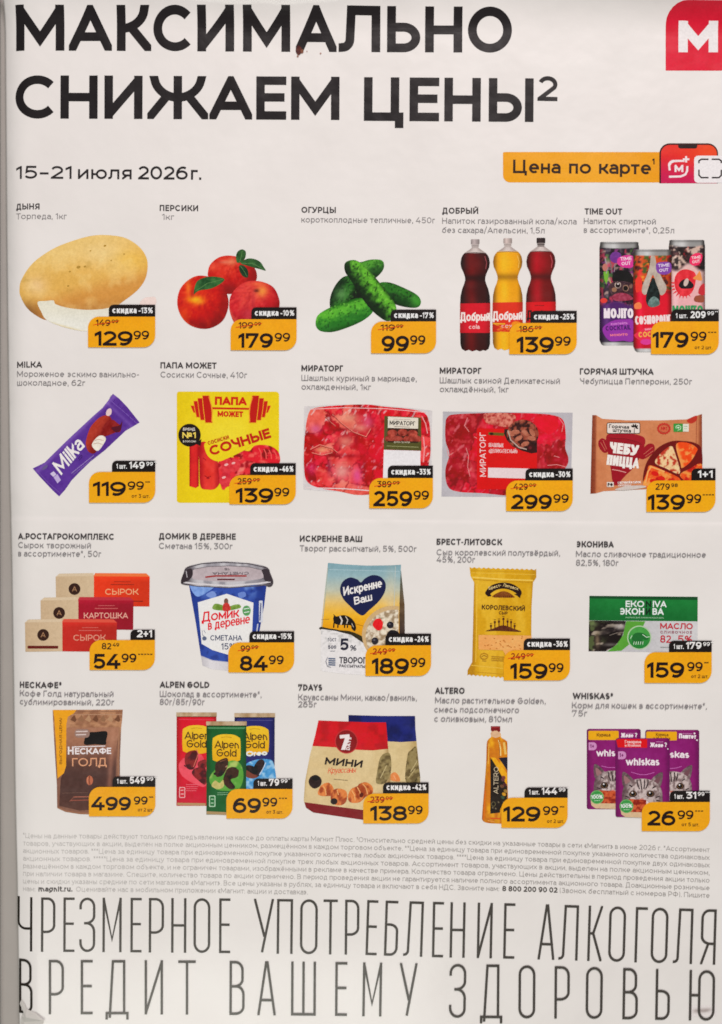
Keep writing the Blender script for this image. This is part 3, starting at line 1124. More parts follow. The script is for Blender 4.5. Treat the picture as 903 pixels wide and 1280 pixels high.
t.text('Добрый', (495, 547), (680, 545), 56, .17, (40, 10, 16), gap=.05)
t.line([(545, 461), (605, 461)], 4, (120, 20, 30))
t.build()

# --- slim cans


def can(x0, x1, y0, y1, body, lab, seed):
    q = product('drink_can_picture', 723, 290, lab, keep=True)
    ww = x1 - x0; cx = (x0 + x1) / 2
    out = [(x0 + 14, y0), (x1 - 14, y0), (x1 - 4, y0 + 4), (x1 - 4, y0 + 14), (x1, y0 + 40), (x1, y1 - 34), (x1 - 12, y1 - 8), (x1 - 24, y1), (x0 + 24, y1),
           (x0 + 12, y1 - 8), (x0, y1 - 34), (x0, y0 + 40), (x0 + 4, y0 + 14), (x0 + 4, y0 + 4)]

    def g(x, y):
        u = (x - cx) / ww * 2
        c = body(x, y)
        m = mix((150, 146, 142), (206, 202, 198), np.exp(-((u + .3) / .3) ** 2))
        m = mix(m, (92, 88, 86), ss(.7, 1, np.abs(u)))
        c = mix(m, c, ss(y0 + 32, y0 + 38, y - 6 * (1 - u * u)) * ss(y1 - 16, y1 - 22, y))
        c = mix(c, c * .55, ss(.72, 1.02, np.abs(u)))
        c = mix(c, (84, 80, 78), .7 * np.exp(-((y - y0 - 8) / 5) ** 2))
        return mix(c, c + 40, .5 * np.exp(-((u + .62) / .12) ** 2))
    q.poly(out, g, 8)
    return q


reset()


def jungle(base, cols, size, seed, thr=.5):
    def g(x, y):
        c = np.repeat(A(base)[None], len(x), 0)
        for i, cc in enumerate(cols):
            n = fbm(x, y, size, seed + 11 * i, 3)
            c = mix(c, cc, ss(thr + .08, thr + .16, n) * .9)
        return c
    return g


bm = jungle((44, 34, 46), [(96, 84, 92), (130, 62, 116), (74, 102, 58), (160, 130, 120), (30, 22, 28), (176, 70, 90)], 30, 3, .5)


def body_moj(x, y):
    c = bm(x, y)
    return mix(c, mix((80, 42, 96), (56, 44, 62), ss(560, 700, y)), ss(430, 460, y + 14 * np.sin(x / 30)))


q = can(133, 382, 62, 712, body_moj, 'black and purple cocktail can', 3)
q.blob([(200, 150), (225, 125), (265, 135), (270, 180), (235, 195), (205, 180)], grain((110, 58, 128), 14, 9), 7)
q.blob([(250, 165), (300, 145), (345, 155), (345, 215), (300, 225), (250, 205)], (204, 66, 138))
q.text('TIME', (265, 180), (335, 176), 22, .2, (240, 210, 220))
q.text('OUT', (272, 210), (330, 206), 22, .2, (240, 210, 220))
q.poly([(158, 250), (192, 245), (186, 300), (176, 330), (164, 300)], (122, 172, 72))
q.line([(168, 160), (182, 230), (176, 260)], 5, (170, 156, 160)).line([(200, 190), (212, 260)], 6, (120, 108, 110)).line([(230, 200), (226, 250)], 5, (150, 130, 136)).line([(190, 290), (210, 330), (206, 350)], 5, (196, 170, 110))
q.ell(168, 222, 16, 24, (186, 120, 110)).ell(160, 430, 22, 16, (208, 74, 66))
q.blob([(215, 275), (250, 240), (320, 250), (345, 300), (340, 330), (230, 320)], grain((26, 22, 26), 8, 8), 8)
q.blob([(190, 340), (230, 310), (300, 312), (345, 330), (345, 390), (300, 420), (240, 420), (205, 390)], grain((74, 52, 56), 30, 10, 4), 7)
q.ell(248, 332, 20, 21, (186, 164, 150)).ell(249, 334, 15, 16, (40, 26, 30)).ell(250, 326, 6, 5, (214, 200, 196)).ell(298, 352, 19, 20, (160, 124, 106)).ell(297, 353, 15, 16, (34, 22, 28)).ell(226, 362, 16, 14, (150, 112, 90)).ell(330, 340, 10, 14, (128, 96, 84))
q.blob([(262, 376), (276, 368), (292, 378), (276, 384)], (60, 36, 42)).line([(216, 318), (270, 312), (330, 330)], 5, (60, 40, 50))
q.blob([(215, 400), (260, 382), (310, 390), (345, 420), (290, 432), (230, 430)], grain((150, 66, 84), 30, 10, 3), 7)
q.text('MOJITO', (160, 541), (346, 541), 62, .24, (238, 222, 224), gap=.08)
q.blob([(155, 600), (190, 570), (230, 553), (290, 548), (345, 560), (345, 680), (280, 682), (200, 684), (160, 640)], (142, 62, 150))
q.text('COCKTAIL', (172, 620), (330, 612), 30, .2, (70, 34, 92))
q.text('коктейль', (205, 585), (310, 578), 18, .18, (206, 132, 196))
q.text('мохито', (200, 655), (310, 650), 20, .2, (232, 130, 140))
q.build()
bp = jungle((226, 182, 174), [(218, 70, 76), (150, 44, 50), (238, 206, 196)], 60, 20, .56)


def body_pink(x, y):
    c = mix((226, 186, 178), (228, 172, 172), ss(200, 460, y))
    return mix(c, jungle((58, 42, 44), [(202, 44, 56), (96, 62, 60), (220, 190, 172), (30, 22, 24)], 28, 31, .5)(x, y), ss(235, 205, y + 24 * np.sin(x / 26.)))


q = can(568, 795, 50, 560, body_pink, 'pink cocktail can', 5)
q.blob([(705, 155), (740, 132), (776, 142), (770, 190), (735, 212), (700, 196)], (222, 60, 100))
q.text('TIME', (712, 172), (768, 165), 18, .2, (242, 214, 214))
q.text('OUT', (716, 198), (764, 190), 18, .2, (242, 214, 214))
q.blob([(602, 320), (612, 270), (645, 240), (690, 236), (735, 262), (730, 340), (700, 392), (650, 402), (615, 370)], grain((212, 62, 70), 22, 18, 5), 7)
for i in range(9):
    a = math.radians(60 + 16 * i)
    q.poly([(660 + 60 * math.cos(a - .1), 330 + 68 * math.sin(a - .1)), (660 + 90 * math.cos(a), 330 + 92 * math.sin(a)), (660 + 60 * math.cos(a + .1), 330 + 68 * math.sin(a + .1))], (210, 60, 70))
q.blob([(630, 330), (655, 300), (690, 300), (722, 330), (712, 352), (660, 356), (640, 350)], grain((40, 30, 32), 20, 8), 6)
q.ell(676, 316, 14, 26, (208, 184, 172), 20)
q.blob([(720, 290), (745, 268), (760, 245), (772, 275), (774, 305), (740, 300)], (228, 150, 92))
q.blob([(725, 420), (740, 400), (785, 400), (785, 440), (735, 438)], (150, 86, 68))
q.blob([(752, 380), (765, 340), (790, 325), (793, 390), (770, 395)], (186, 60, 66))
q.text('MOHITO', (590, 520), (782, 518), 58, .24, (72, 146, 96), gap=.08)
q.build()


def body_cos(x, y):
    top = jungle((196, 84, 48), [(230, 140, 60), (96, 52, 40), (206, 50, 50), (70, 96, 48), (60, 34, 34)], 32, 44, .5)(x, y)
    c = mix(top, (202, 30, 54), ss(330, 380, y + 26 * np.sin(x / 24.)))
    return mix(c, (150, 18, 50), ss(640, 740, y) * .5)


q = can(345, 585, 110, 752, body_cos, 'red cocktail can in front', 6)
dr = grain(lambda x, y: mix((206, 190, 174), (168, 150, 136), fbm(x, y, 22, 4)), 10, 10)
q.blob([(455, 155), (470, 150), (482, 158), (495, 220), (530, 300), (552, 340), (545, 380), (515, 395), (490, 330), (468, 270), (445, 330), (425, 392), (400, 380), (405, 330), (430, 270), (448, 210)], dr, 7)
q.blob([(468, 285), (495, 340), (512, 395), (508, 440), (480, 470), (440, 466), (424, 430), (430, 380), (448, 330)], grain((34, 44, 42), 22, 12, 8), 7)
q.blob([(440, 435), (470, 405), (500, 420), (510, 455), (470, 472), (440, 462)], grain((104, 124, 118), 40, 9, 2), 6)
q.blob([(490, 200), (540, 188), (580, 198), (580, 250), (540, 268), (495, 252)], (126, 76, 152))
q.text('TIME', (500, 222), (572, 216), 20, .2, (232, 214, 232))
q.text('OUT', (508, 252), (566, 246), 20, .2, (232, 214, 232))
q.blob([(360, 300), (385, 280), (400, 300), (395, 360), (365, 380), (358, 340)], (220, 70, 62))
q.blob([(352, 455), (380, 440), (396, 458), (392, 480), (356, 482)], (232, 130, 88))
q.text('COSMOPOLIT', (357, 582), (580, 572), 54, .25, (240, 216, 212), gap=.06)
q.blob([(350, 650), (385, 622), (420, 602), (480, 600), (580, 610), (580, 690), (440, 700), (400, 690)], (214, 60, 84))
q.text('COCKTAIL', (378, 662), (560, 650), 34, .2, (240, 176, 92))
q.ell(425, 690, 36, 18, (206, 72, 140))
q.text('коктейль', (418, 618), (500, 612), 16, .18, (240, 180, 190))
q.build()

# --- ice cream wrapper
P = product('ice_cream_wrapper_picture', 20, 475, 'violet ice cream wrapper lying askew')
P.poly([(107, 555), (182, 518), (240, 460), (330, 372), (480, 232), (545, 175), (580, 130), (610, 87), (650, 118), (700, 170), (777, 267), (735, 292), (690, 318), (640, 365), (560, 440), (470, 510), (400, 578), (350, 630), (310, 688), (272, 730), (230, 690), (150, 605)],
       grain(lambda x, y: mix(mix((98, 66, 140), (84, 50, 124), fbm(x, y, 80, 4)), (128, 100, 166), .7 * np.exp(-((((x - 440) * .7 + (y - 410) * .714) + 96) / 14) ** 2) + .5 * np.exp(-((((x - 440) * .7 - (y - 410) * .714) - 285) / 10) ** 2)), 7, 18), 8)
P.line([(590, 125), (680, 200), (762, 275)], 4, (120, 92, 158))
P.line([(126, 560), (200, 640), (285, 716)], 4, (112, 84, 150))
for i in range(7):
    P.line([(600 + 24 * i, 96 + 25 * i), (590 + 24 * i, 112 + 25 * i)], 2, (70, 42, 108))
P.blob([(440, 405), (446, 360), (470, 295), (520, 240), (560, 222), (590, 228), (602, 255), (590, 300), (565, 350), (520, 430), (490, 462), (455, 448)],
       grain(lambda x, y: mix((166, 66, 52), (110, 32, 32), ss(-30, 50, (x - 515) * .8 + (y - 340) * .5)), 10, 12), 7)
P.blob([(575, 260), (610, 250), (640, 272), (662, 290), (655, 325), (625, 330), (575, 350), (545, 350), (540, 310)], grain((128, 40, 38), 22, 12, 3), 7)
P.blob([(600, 300), (650, 285), (668, 260), (660, 310), (630, 330)], (84, 30, 44))
P.blob([(566, 215), (574, 188), (592, 178), (602, 190), (598, 215), (580, 226)], (226, 196, 192))
P.blob([(478, 410), (495, 375), (525, 350), (552, 352), (566, 372), (545, 412), (520, 442), (500, 440)], grain((234, 222, 206), 12, 14), 7)
P.line([(495, 380), (520, 372), (552, 380)], 3, (170, 130, 110)).line([(488, 402), (515, 395), (545, 405)], 3, (176, 140, 120))
P.text('Milka', (286, 598), (436, 416), 92, .15, (238, 228, 234), gap=.11, slant=.22)
P.line([(350, 585), (490, 472)], 3, (170, 146, 190)).line([(362, 592), (480, 496)], 2, (150, 126, 176))
P.line([(392, 494), (412, 470), (418, 480), (398, 504)], 3, (52, 30, 84))
P.poly([(238, 610), (262, 590), (284, 628), (262, 648)], (190, 170, 206))
P.poly([(216, 588), (238, 572), (256, 592), (236, 608)], (206, 190, 214))
P.ell(184, 548, 22, 9, (104, 92, 130), -40)
P.build()

# --- sausages
P = product('sausage_pack_picture', 200, 480, 'yellow pack of sausages with a red barbell emblem')
P.poly(rrect_pts(107, 48, 748, 745, (16, 22, 18, 18)), grain(spots((228, 200, 52), [(420, 300, 220, 160, (236, 214, 84), .7), (120, 400, 60, 400, (214, 182, 38), .5)]), 5, 30), 9)
RD = (190, 48, 36)
P.text('ПАПА', (345, 131), (545, 134), 52, .27, RD, gap=.04)
P.text('МОЖЕТ', (362, 205), (522, 208), 36, .26, RD, gap=.05)
P.poly([(330, 146), (570, 150), (570, 162), (330, 158)], RD)
for s_, cx in ((1, 300), (-1, 590)):
    for k_, (dx, h, ww) in enumerate(((-84, 22, 20), (-62, 50, 28), (-34, 68, 34), (0, 84, 42))):
        x = cx + dx * s_
        tl = 11 * s_
        sh = [(x - ww / 2 - tl, 158 - h), (x + ww / 2 - tl, 158 - h), (x + ww / 2 + 3, 158), (x + ww / 2 + tl * .7, 158 + h), (x - ww / 2 + tl * .7, 158 + h), (x - ww / 2 - 3, 158)]
        P.poly([(px + (2 if px > x else -2) * 1.8, 158 + (py - 158) * 1.05) for px, py in sh], (232, 176, 62))
        P.poly(sh, mix(RD, (166, 34, 34), k_ * .2))
    P.line([(cx + 17 * s_ - 10 * s_, 80), (cx + 30 * s_, 158), (cx + 17 * s_ + 8 * s_, 236)], 5, (228, 140, 66))
f_s = lambda x, y: mix((206, 54, 52), (150, 24, 34), ss(.35, 1.0, np.abs(((x - 185) % 60) / 30. - 1)) * .8 + .6 * (fbm(x, y, 40, 8) - .5))
P.poly([(186, 385), (245, 372), (245, 640), (225, 652), (186, 640)], f_s)
P.blob([(248, 380), (300, 372), (362, 480), (380, 600), (350, 655), (300, 662), (255, 640), (248, 500)],
       grain(lambda x, y: mix((210, 66, 58), (160, 34, 42), ss(.3, 1, np.abs(x - 312) / 66.)), 14, 30), 7)
P.line([(280, 575), (300, 585), (322, 578)], 5, (146, 30, 38)).line([(270, 462), (290, 478)], 5, (150, 34, 40)).ell(302, 590, 12, 5, (146, 30, 38))
P.blob([(370, 480), (440, 460), (520, 470), (600, 480), (745, 490), (745, 700), (460, 640), (400, 665), (380, 620)],
       lambda x, y: mix(mix((212, 60, 66), (232, 128, 116), ss(.5, .75, fbm(x + .6 * y, y, 36, 12))), (150, 26, 40), ss(.55, .72, fbm(x, y, 34, 15))), 7)
P.blob([(460, 440), (500, 412), (560, 420), (600, 385), (690, 388), (745, 430), (745, 500), (640, 500), (560, 480), (480, 470)],
       lambda x, y: mix(mix((206, 44, 56), (226, 100, 92), ss(.5, .7, fbm(x, y * 1.4, 30, 22))), (128, 18, 32), ss(.54, .7, fbm(x, y, 30, 25))), 7)
for i in range(4):
    x = 620 + 32 * i
    P.line([(x, 400 + 6 * i), (x + 14, 430 + 5 * i), (x + 16, 470)], 7, (226, 96, 90))
for x, y, r in ((425, 520, 38), (470, 510, 34), (410, 600, 36)):
    P.ell(x, y, r, r * 1.25, grain(lambda x, y: mix((222, 84, 84), (176, 40, 56), fbm(x, y, 30, 7)), 16, 12), 18, 7)
    P.ell(x - 8, y - 14, r * .35, r * .2, (240, 176, 170), -20)
P.blob([(285, 370), (360, 380), (460, 400), (560, 380), (600, 370), (520, 420), (440, 460), (370, 485), (315, 465), (286, 420)], (229, 203, 56))
P.text('СОЧНЫЕ', (322, 452), (700, 335), 62, .24, (178, 44, 34), gap=.08)
P.text('СОСИСКИ', (304, 384), (436, 343), 24, .2, (176, 52, 36), gap=.1)
P.build()
Q = product('round_sticker', 200, 480, 'round black sticker', P, True)
Q.ell(187, 321, 70, 71, (38, 30, 24), n=36)
Q.poly([(225, 375), (262, 345), (256, 388)], (38, 30, 24))
Q.text('№1', (142, 340), (226, 340), 38, .2, (240, 206, 110))
Q.text('БРЕНД', (146, 292), (222, 292), 17, .18, (226, 214, 200))
Q.text('В РОССИИ', (146, 366), (226, 366), 12, .18, (216, 206, 190))
Q.build()

# --- chicken in a tray


def meat(bbox, n, seed, cols, edge, fat, film=(226, 210, 206)):
    def g(x, y):
        i, e, d, rv = voro(x, y, bbox, n, seed)
        k = np.clip((rv * len(cols)).astype(int), 0, len(cols) - 1)
        c = A(cols)[k]
        c = c + 70 * (fbm(x, y, 34, seed + 1)[:, None] - .5)
        c = mix(c, A(c) + A((26, 20, 22)), ss(46, 0, d) * .8)
        c = mix(c, fat, ss(.60, .70, fbm(x, y, 26, seed + 2)) * .55)
        c = mix(c, edge, ss(11, 0, e) * .85)
        c = mix(c, film, .75 * ss(.70, .78, fbm(x * 1.6 + y, y * .7, 30, seed + 6)))
        return c
    return g


P = product('meat_tray_picture', 370, 490, 'sealed tray of pale red marinated chicken')
P.poly([(52, 90), (130, 88), (200, 80), (480, 78), (600, 90), (740, 102), (857, 118), (850, 300), (852, 460), (800, 560), (600, 640), (430, 632), (330, 628), (130, 618), (48, 610), (44, 420), (50, 250)], grain((214, 204, 200), 8, 40), 12)
P.blob([(82, 130), (120, 100), (260, 84), (440, 78), (560, 92), (700, 105), (800, 128), (835, 180), (845, 300), (840, 420), (800, 530), (640, 610), (480, 640), (380, 645), (280, 625), (140, 600), (70, 560), (52, 480), (52, 330), (62, 220)],
       spots(spots(meat((40, 80, 850, 640), 46, 5, [(196, 26, 44), (200, 36, 52), (186, 22, 40), (208, 66, 66), (202, 42, 58), (172, 18, 34), (214, 96, 86)], (120, 8, 24), (226, 120, 102)),
             [(330, 160, 80, 36, (228, 160, 136), .85), (400, 225, 76, 34, (224, 146, 128), .85), (310, 310, 60, 42, (222, 138, 122), .85), (290, 500, 62, 60, (228, 160, 150), .9),
              (165, 362, 52, 24, (226, 158, 122), .9), (455, 185, 36, 36, (206, 92, 120), .8), (125, 232, 38, 30, (206, 100, 138), .8), (385, 525, 30, 56, (206, 88, 136), .85),
              (100, 480, 30, 40, (196, 60, 100), .8), (520, 300, 30, 160, (196, 30, 50), .8), (450, 400, 90, 60, (204, 46, 62), .6)]),
             [(215, 195, 14, 40, (120, 14, 28), .7), (250, 395, 60, 12, (126, 18, 30), .7), (380, 290, 12, 40, (130, 20, 36), .6), (210, 470, 14, 50, (120, 60, 90), .5), (430, 470, 12, 60, (128, 16, 34), .6), (290, 235, 60, 10, (122, 14, 30), .7), (350, 400, 50, 12, (130, 20, 34), .6)]), 7)
for pts in ([(90, 360), (150, 330), (225, 350), (260, 380)], [(100, 380), (160, 395), (230, 380)], [(180, 150), (220, 190), (250, 215)], [(230, 140), (280, 190), (360, 250), (440, 280), (470, 230)]):
    P.line(pts, 4, (220, 140, 124)); P.line([(x + 4, y + 7) for x, y in pts], 4, (134, 28, 38))
P.line([(88, 108), (300, 98), (560, 104), (820, 128)], 4, (236, 196, 194))
P.line([(60, 600), (300, 606), (460, 618)], 6, (226, 206, 202))
P.line([(800, 280), (808, 350), (800, 440)], 8, (232, 150, 150))
P.line([(790, 150), (815, 200), (826, 260)], 6, (226, 160, 158))
P.build()
Q = product('tray_label', 370, 490, 'olive label over a white panel', P, True)
Q.poly([(556, 150), (786, 160), (788, 368), (552, 360)], grain((88, 84, 48), 8, 16), 12)
Q.poly([(578, 154), (768, 162), (766, 320), (576, 316)], (226, 214, 196))
Q.text('МИРАТОРГ', (588, 206), (748, 212), 28, .16, (36, 28, 26), gap=.1)
Q.line([(616, 216), (715, 220)], 3, (120, 100, 90)).line([(612, 170), (720, 174)], 2, (140, 120, 110))
Q.poly([(577, 225), (767, 230), (766, 320), (576, 316)], (66, 40, 32))
for cx, cy in ((605, 258), (670, 254), (732, 260), (640, 295), (705, 296), (590, 292), (756, 294)):
    Q.ell(cx, cy, 32, 22, grain(lambda x, y: mix((186, 92, 78), (104, 40, 34), fbm(x, y, 18, 3) * 1.3 - .2), 26, 8), 0, 6)
Q.poly([(577, 306), (767, 310), (766, 320), (576, 316)], (60, 44, 34))
Q.text('для гриля', (615, 318), (715, 320), 12, .16, (206, 196, 170))
Q.line([(570, 338), (770, 346)], 3, (170, 166, 120)).line([(640, 326), (640, 354)], 2, (120, 116, 76))
Q.poly([(552, 362), (782, 369), (780, 560), (546, 560)], (232, 224, 222))
Q.build()

# --- pork in a tray
P = product('meat_tray_picture', 545, 500, 'sealed tray of deep red pork')
P.poly([(45, 72), (858, 80), (850, 440), (700, 610), (36, 605)], grain((186, 178, 180), 8, 60), 14)
P.blob([(60, 160), (75, 105), (140, 88), (400, 80), (620, 84), (740, 96), (800, 130), (815, 220), (812, 300), (832, 370), (810, 430), (700, 560), (500, 600), (300, 585), (140, 575), (75, 540), (60, 440), (85, 340), (62, 260)],
       meat((50, 75, 830, 600), 16, 9, [(178, 32, 48), (164, 28, 42), (194, 24, 50), (174, 44, 56), (150, 26, 38)], (116, 18, 32), (204, 92, 90), (206, 116, 120)), 7)
P.blob([(310, 85), (480, 88), (500, 130), (480, 170), (380, 160), (315, 140)], grain(lambda x, y: mix((206, 128, 112), (160, 60, 56), ss(.4, .7, fbm(x, y, 14, 4))), 26, 9), 6)
P.blob([(620, 110), (700, 100), (745, 105), (770, 160), (720, 215), (680, 200), (630, 160)], grain((206, 22, 52), 10, 30), 8)
for pts in ([(68, 300), (80, 350), (110, 330)], [(190, 300), (206, 350), (200, 420), (215, 480)], [(770, 110), (800, 150), (790, 200)], [(700, 410), (760, 405), (815, 420)], [(200, 110), (180, 160), (210, 200)], [(240, 230), (260, 240)], [(740, 350), (775, 360)]):
    P.line(pts, 4, (214, 140, 138))
P.build()
Q = product('tray_label', 545, 500, 'red label with a frying pan', P, True)
Q.poly([(258, 178), (635, 182), (634, 560), (258, 560)], grain((196, 24, 34), 5, 40), 14)
Q.poly([(430, 182), (635, 183), (635, 330), (600, 335), (540, 318), (480, 290), (445, 250), (428, 210)], grain((52, 34, 32), 14, 14), 8)
Q.ell(545, 215, 100, 92, grain(lambda x, y: mix((150, 84, 68), (56, 30, 28), ss(.4, .62, fbm(x, y, 20, 7))), 26, 9, 3), 0, 6)
for cx, cy, rot in ((470, 210, 30), (520, 240, -30), (560, 205, 40), (600, 240, 10), (560, 275, -20), (500, 200, 0), (605, 205, 60)):
    Q.ell(cx, cy, 26, 14, grain((172, 108, 88), 24, 9, cx), rot, 7)
Q.line([(452, 190), (470, 250), (520, 296), (580, 312)], 7, (186, 160, 146))
Q.line([(330, 210), (428, 216)], 18, (104, 92, 44)).ell(350, 212, 12, 8, (50, 36, 26))
Q.ell(598, 306, 28, 28, (62, 20, 26)).ell(592, 300, 10, 10, (96, 40, 44))
Q.text('ШАШЛЫК', (332, 293), (424, 297), 25, .15, (230, 200, 196), xs=.5, gap=.08)
Q.text('«ДЕЛИКАТЕСНЫЙ»', (332, 330), (512, 334), 24, .14, (230, 196, 192), xs=.5, gap=.08)
Q.text('МИРАТОРГ', (315, 480), (313, 203), 38, .14, (236, 206, 202), gap=.2)
Q.poly([(328, 424), (600, 430), (600, 494), (327, 486)], (228, 206, 204))
Q.build()

# --- frozen pizza pack
P = product('pizza_pack_picture', 723, 500, 'light brown pack of filled pizza')
P.poly([(88, 95), (112, 95), (150, 118), (300, 128), (520, 128), (680, 122), (740, 100), (775, 88), (776, 300), (772, 520), (420, 560), (300, 565), (160, 572), (110, 586), (76, 588), (82, 340)],
       grain(lambda x, y: mix(mix((206, 140, 104), (192, 122, 88), fbm(x, y, 120, 3)), (122, 62, 44), ss(112, 84, x) + ss(742, 772, x) * .8 + .6 * np.exp(-((x - 104) / 8) ** 2)), 7, 24), 8)
P.line([(112, 97), (108, 340), (104, 584)], 4, (150, 84, 60)).line([(742, 104), (738, 300), (740, 440)], 4, (152, 84, 62))
P.blob([(680, 128), (740, 98), (740, 130), (705, 148)], (176, 62, 50))
for i in range(11):
    P.line([(92 + .2 * i, 110 + 44 * i), (104, 112 + 44 * i)], 2, (104, 52, 40))
MR = (142, 28, 44)
P.blob([(178, 222), (260, 216), (380, 228), (410, 240), (416, 275), (400, 330), (350, 420), (300, 470), (240, 530), (215, 510), (205, 440), (185, 330)], MR)
P.poly([(205, 430), (315, 430), (285, 480), (250, 535), (222, 535), (212, 500)], MR)
P.line([(212, 436), (250, 442), (300, 455)], 5, (216, 160, 150))
P.blob([(185, 222), (300, 208), (400, 228), (420, 262), (400, 290), (330, 250), (220, 238)], (150, 38, 48))
P.line([(200, 240), (300, 244), (372, 264), (400, 284)], 3, (96, 16, 34))
P.blob([(126, 262), (150, 240), (180, 262), (186, 320), (160, 330), (132, 300)], MR).line([(140, 265), (170, 320)], 3, (196, 120, 100)).line([(155, 252), (178, 310)], 3, (196, 120, 100))
P.blob([(372, 350), (400, 310), (440, 275), (474, 282), (476, 320), (440, 355), (400, 372)], MR).line([(410, 340), (465, 296)], 3, (196, 120, 100)).line([(420, 355), (470, 318)], 3, (196, 120, 100))
P.text('ЧЕБУ', (192, 330), (374, 352), 68, .28, (240, 226, 216), gap=.06)
P.text('ПИЦЦА', (176, 406), (378, 430), 64, .25, (240, 226, 216), gap=.06)
P.rrect(178, 142, 388, 212, 10, (40, 28, 26)).rrect(182, 146, 384, 208, 8, (228, 212, 200))
P.text('Горячая', (192, 176), (318, 182), 24, .2, (36, 26, 26)).text('штучка', (216, 200), (330, 205), 24, .2, (36, 26, 26))
for a in (-60, -20, 20, 60, 110):
    P.ell(352 + 15 * math.sin(math.radians(a)), 172 - 12 * math.cos(math.radians(a)), 5, 11, (36, 26, 26), a, n=10)
P.line([(352, 175), (350, 208)], 4, (36, 26, 26))
for i in range(16):
    a = 2 * math.pi * i / 16
    P.ell(536 + 36 * math.cos(a), 180 + 30 * math.sin(a), 11, 5, (184, 62, 54), math.degrees(a) + 60, n=8)
P.ell(536, 180, 26, 22, (200, 108, 80)).text('№1', (518, 190), (556, 190), 22, .2, (170, 50, 46))
P.rrect(596, 148, 655, 200, 4, (72, 142, 74)).rrect(655, 150, 692, 199, 3, (222, 214, 198))
P.line([(612, 180), (612, 165), (626, 158), (642, 166), (640, 184), (622, 190)], 4, (206, 222, 190)).ell(626, 174, 8, 5, (206, 222, 190))
P.line([(662, 166), (684, 166)], 3, (110, 160, 110)).line([(662, 180), (680, 180)], 3, (150, 180, 140))
dark = (104, 30, 30)
P.blob([(405, 520), (412, 440), (440, 370), (500, 300), (580, 260), (660, 258), (730, 270), (772, 310), (772, 440), (720, 520), (560, 545), (430, 552)], dark)
f_piz = lambda s: grain(lambda x, y: mix(mix((216, 92, 50), (232, 150, 84), ss(.45, .62, fbm(x, y, 30, s))), (176, 36, 34), ss(.58, .7, fbm(x, y, 26, s + 4))), 20, 9, s)
P.blob([(480, 392), (520, 330), (580, 290), (604, 330), (636, 440), (620, 462), (550, 430)], grain(lambda x, y: mix((232, 196, 150), (178, 66, 50), ss(.52, .66, fbm(x, y, 20, 31))), 22, 8), 6)
P.blob([(612, 280), (680, 268), (742, 300), (738, 330), (700, 390), (650, 426), (640, 400)], grain(lambda x, y: mix((222, 84, 42), (236, 150, 90), np.clip(ss(20, 0, x - 612 - (y - 280) * .3) + ss(.6, .75, fbm(x, y, 24, 5)), 0, 1)), 14, 9), 6)
P.blob([(412, 545), (430, 450), (450, 410), (530, 440), (640, 500), (560, 550)], f_piz(12), 6)
P.line([(420, 520), (436, 450), (455, 418), (540, 450)], 9, (232, 168, 108))
P.blob([(636, 470), (700, 430), (770, 400), (772, 520), (690, 520)], f_piz(19), 6)
for cx, cy in ((480, 462), (520, 492), (470, 510), (566, 520)):
    P.ell(cx, cy, 24, 15, (198, 44, 38), 15)
P.rrect(178, 514, 222, 546, 3, (222, 206, 194)).text('РФ', (184, 542), (216, 542), 22, .24, (50, 36, 34))
P.text('С ВЕТЧИНОЙ И СЫРОМ', (246, 526), (390, 522), 14, .2, (238, 222, 214)).text('ЗАМОРОЖЕННАЯ', (248, 542), (330, 540), 12, .2, (230, 206, 196))
P.blob([(230, 560), (300, 540), (400, 536), (420, 548), (330, 562), (260, 566)], (206, 190, 180))
P.build()

